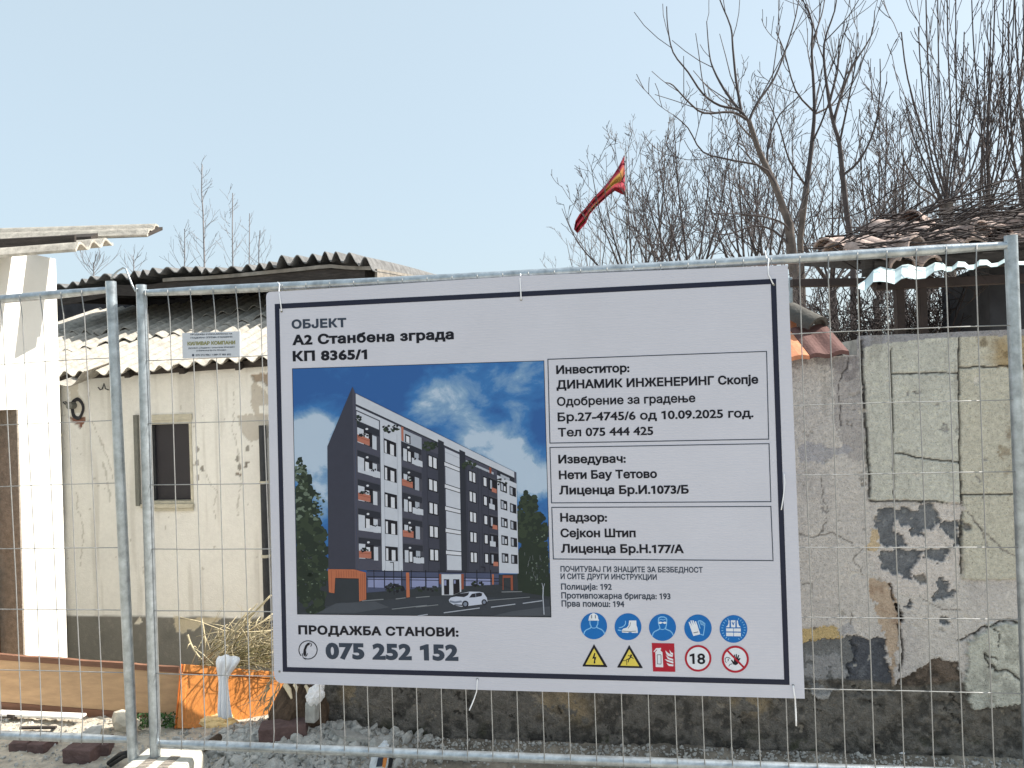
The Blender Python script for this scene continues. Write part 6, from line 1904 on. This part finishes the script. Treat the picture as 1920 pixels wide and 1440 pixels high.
# rounder, finer crowns behind
def auto(cx, top, Y, seed, spread_px, k=5, rmin=.006, dens=.75, crown_y=560, r=.034, maxlv=4):
    def f(a, b):
        rng = random.Random(seed); g = gbase(cx, Y)
        fk = P(cx + rng.uniform(-8, 8), crown_y, Y)
        a.tube([g, g.lerp(fk, .6) + Vector((.05, 0, 0)), fk], [r * 2.0, r * 1.7, r * 1.5], 8, cap=False)
        for i in range(k):
            u = (i + .5) / k * 2 - 1 + rng.uniform(-.15, .15)
            x = cx + spread_px * u; y = top + abs(u) ** 1.7 * (crown_y - top) * .55 + rng.uniform(-15, 25)
            limb(b, [(cx + rng.uniform(-5, 5), crown_y + rng.uniform(-4, 10)), (cx + (x - cx) * .4, crown_y + (y - crown_y) * .28), (cx + (x - cx) * .78, crown_y + (y - crown_y) * .62), (x, y)], Y, r * rng.uniform(.6, .9), rmin, rng, 1, maxlv, dens=dens, dy=rng.uniform(-1.5, 1.5), up=.12, rmin=rmin, spread=.75)
    return f
tree_thing(gbase(1180, 13), 'rounded bare tree beside the flag, left end of the trees', auto(1190, 270, 13, 201, 150, 7, .0046, .62), 'twig', 'twig')
tree_thing(gbase(1290, 11.5), 'bare tree with spreading crown behind the middle of the board', auto(1300, 190, 11.5, 202, 120, 6, .0045, .62), 'twig', 'twig')
tree_thing(gbase(1395, 12.5), 'dense bare tree seen through the pale forked limbs', auto(1400, 190, 12.5, 203, 110, 6, .0045, .62), 'twig', 'twig')
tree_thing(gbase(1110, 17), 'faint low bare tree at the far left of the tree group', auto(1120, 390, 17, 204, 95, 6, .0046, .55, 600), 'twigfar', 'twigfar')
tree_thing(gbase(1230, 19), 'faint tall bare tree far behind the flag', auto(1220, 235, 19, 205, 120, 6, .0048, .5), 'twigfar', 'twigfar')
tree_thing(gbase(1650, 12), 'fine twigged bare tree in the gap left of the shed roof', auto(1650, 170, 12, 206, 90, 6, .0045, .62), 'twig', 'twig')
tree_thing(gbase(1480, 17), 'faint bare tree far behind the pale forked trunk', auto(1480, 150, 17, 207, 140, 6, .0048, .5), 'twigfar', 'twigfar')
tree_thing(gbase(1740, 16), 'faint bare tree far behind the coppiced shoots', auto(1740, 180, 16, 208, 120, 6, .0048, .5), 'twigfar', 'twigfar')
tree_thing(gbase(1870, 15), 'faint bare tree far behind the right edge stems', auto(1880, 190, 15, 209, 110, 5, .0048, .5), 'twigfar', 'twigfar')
tree_thing(gbase(1560, 10.5), 'low dense bare tree filling the gap left of the brown posts', auto(1560, 300, 10.5, 211, 110, 7, .0042, .75, 540), 'twig', 'twig')
tree_thing(gbase(1690, 9.8), 'low dense bare tree right behind the shed roof end', auto(1690, 270, 9.8, 212, 90, 6, .0042, .75, 520), 'twig', 'twig')
tree_thing(gbase(1440, 10.2), 'low tangled bare tree behind the top right corner of the board', auto(1440, 290, 10.2, 213, 100, 6, .0042, .75, 540), 'twig', 'twig')
tree_thing(gbase(1830, 11), 'dense bare tree filling the space between the upright stems', auto(1830, 200, 11, 214, 90, 6, .0042, .7, 520), 'twig', 'twig')
tree_thing(gbase(1245, 10.8), 'low tangled bare tree just right of the flag pole', auto(1250, 320, 10.8, 215, 100, 6, .0042, .7, 560), 'twig', 'twig')
# shrubs seen under the shed beam
def shrub(cx, Y, seed, label, w, n, top=520, mat='twig'):
    t = thing('bare_shrub', gbase(cx, Y), label, 'shrub', 'bare shrubs under the shed beam'); mb = MB(); rng = random.Random(seed)
    for i in range(n):
        x = cx + rng.uniform(-w, w); g = P(x, 700, Y + rng.uniform(-.4, .4)); g.z = 1.0
        d = Vector((rng.gauss(0, .45), rng.gauss(0, .3), 1)); grow(mb, g, d, rng.uniform(.8, 1.5), rng.uniform(.005, .011), 2, 4, rng, .02, .9, .9, .0028, .13)
    obj('stems', mb, M[mat], t, smooth=True)
shrub(1545, 5.6, 301, 'bare shrub beside the board edge above the clay tiles', 70, 95); shrub(1650, 5.9, 302, 'bare shrub in the middle, left of the two brown shed posts', 70, 95); shrub(1765, 5.6, 303, 'bare shrub inside the shed opening right of the two posts', 75, 110, mat='vine')
# saplings behind the cream house
def sapling(cx, top, Y, seed, label, r=.016, n=22, lean=0):
    def f(a, b):
        rng = random.Random(seed); g = gbase(cx, Y)
        pts = [g] + [P(cx + lean * (1 - (y - top) / 220) + rng.uniform(-2, 2), y, Y) for y in (600, 540, 490, 440, 400, 360, top)] if top < 350 else [g] + [P(cx + rng.uniform(-2, 2), y, Y) for y in (600, 540, 500, (500 + top) / 2, top)]
        a.tube(pts, [r * 1.5] + [r * (1 - .8 * i / len(pts)) + .003 for i in range(len(pts) - 1)], 5, cap=False)
        for i in range(n):
            t = (i + rng.random()) / n; y = 520 + (top - 520) * t
            q = P(cx + lean * t, y, Y); s_ = rng.choice((-1, 1)); l = (1 - t * .75) * rng.uniform(.25, .62)
            grow(b, q, Vector((s_ * rng.uniform(.5, 1), rng.uniform(-.6, .6), rng.uniform(.5, 1.1))), l, .0042, 3, 4, rng, .14, .6, .7, .0026, .10)
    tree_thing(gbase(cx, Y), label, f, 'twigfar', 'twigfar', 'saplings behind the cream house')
sapling(383, 308, 13, 401, 'tallest thin sapling rising behind the cream house roof', .016, 26, -6)
sapling(436, 362, 13, 402, 'second tallest sapling, just right of the tallest one', .013, 18, -8)
sapling(466, 400, 13.5, 403, 'slim bent sapling between the two right hand saplings', .010, 8)
sapling(487, 432, 13, 404, 'short sapling standing rightmost behind the cream house roof', .010, 8)
sapling(345, 430, 13, 405, 'short twiggy sapling left of the tallest one', .010, 12)
sapling(176, 492, 12, 406, 'low twiggy sapling at the left end of the cream house roof', .009, 16)
sapling(250, 480, 12, 407, 'low thin sapling behind the fence coupler', .008, 9)

# ------------------------------------------------------------------ flag
fl_ = thing('flag', P(1173, 470, 15), 'furled red and yellow flag drooping from a thin pole among the bare trees', 'flag')
mb = MB(); g = gbase(1178, 15); mb.tube([g, P(1176, 480, 15), P(1172, 286, 15)], [.012, .010, .007], 6); obj('pole', mb, M['greypipe'], fl_, smooth=True)
fr_ = [((1170.5, 291), (1172, 366)), ((1160, 312), (1166, 364)), ((1150, 328), (1153, 358)), ((1139, 343), (1142, 366)), ((1126, 358), (1131, 376)), ((1112, 372), (1117, 389)), ((1098, 390), (1106, 402)), ((1086, 402), (1099, 418)), ((1079, 414), (1090, 428)), ((1076, 430), (1082, 437))]
mb = MB(); rows = []
for k, (p0, p1) in enumerate(fr_):
    r = []
    for i in range(15):
        u = i / 14; Yd = 15 - .05 * k + .10 * math.sin(u * 13 + k * .7) * min(1, k * .3 + .3)
        r.append(P(p0[0] + (p1[0] - p0[0]) * u, p0[1] + (p1[1] - p0[1]) * u, Yd))
        yel = (abs(u - .45 + .05 * math.sin(k)) < .13 and k in (1, 2, 3)) or (k in (2, 3) and .25 < u < .62 and (i + k) % 3 != 0) or (k > 4 and abs(u - .7) < .07)
        mb.c.append(rgb(180, 146, 70) if yel else rgb(150, 34, 54))
    rows.append(r)
mb.grid(rows)
fo = obj('cloth', mb, M['flagcloth'], fl_, smooth=True)
sd_ = fo.modifiers.new('t', 'SOLIDIFY'); sd_.thickness = .006
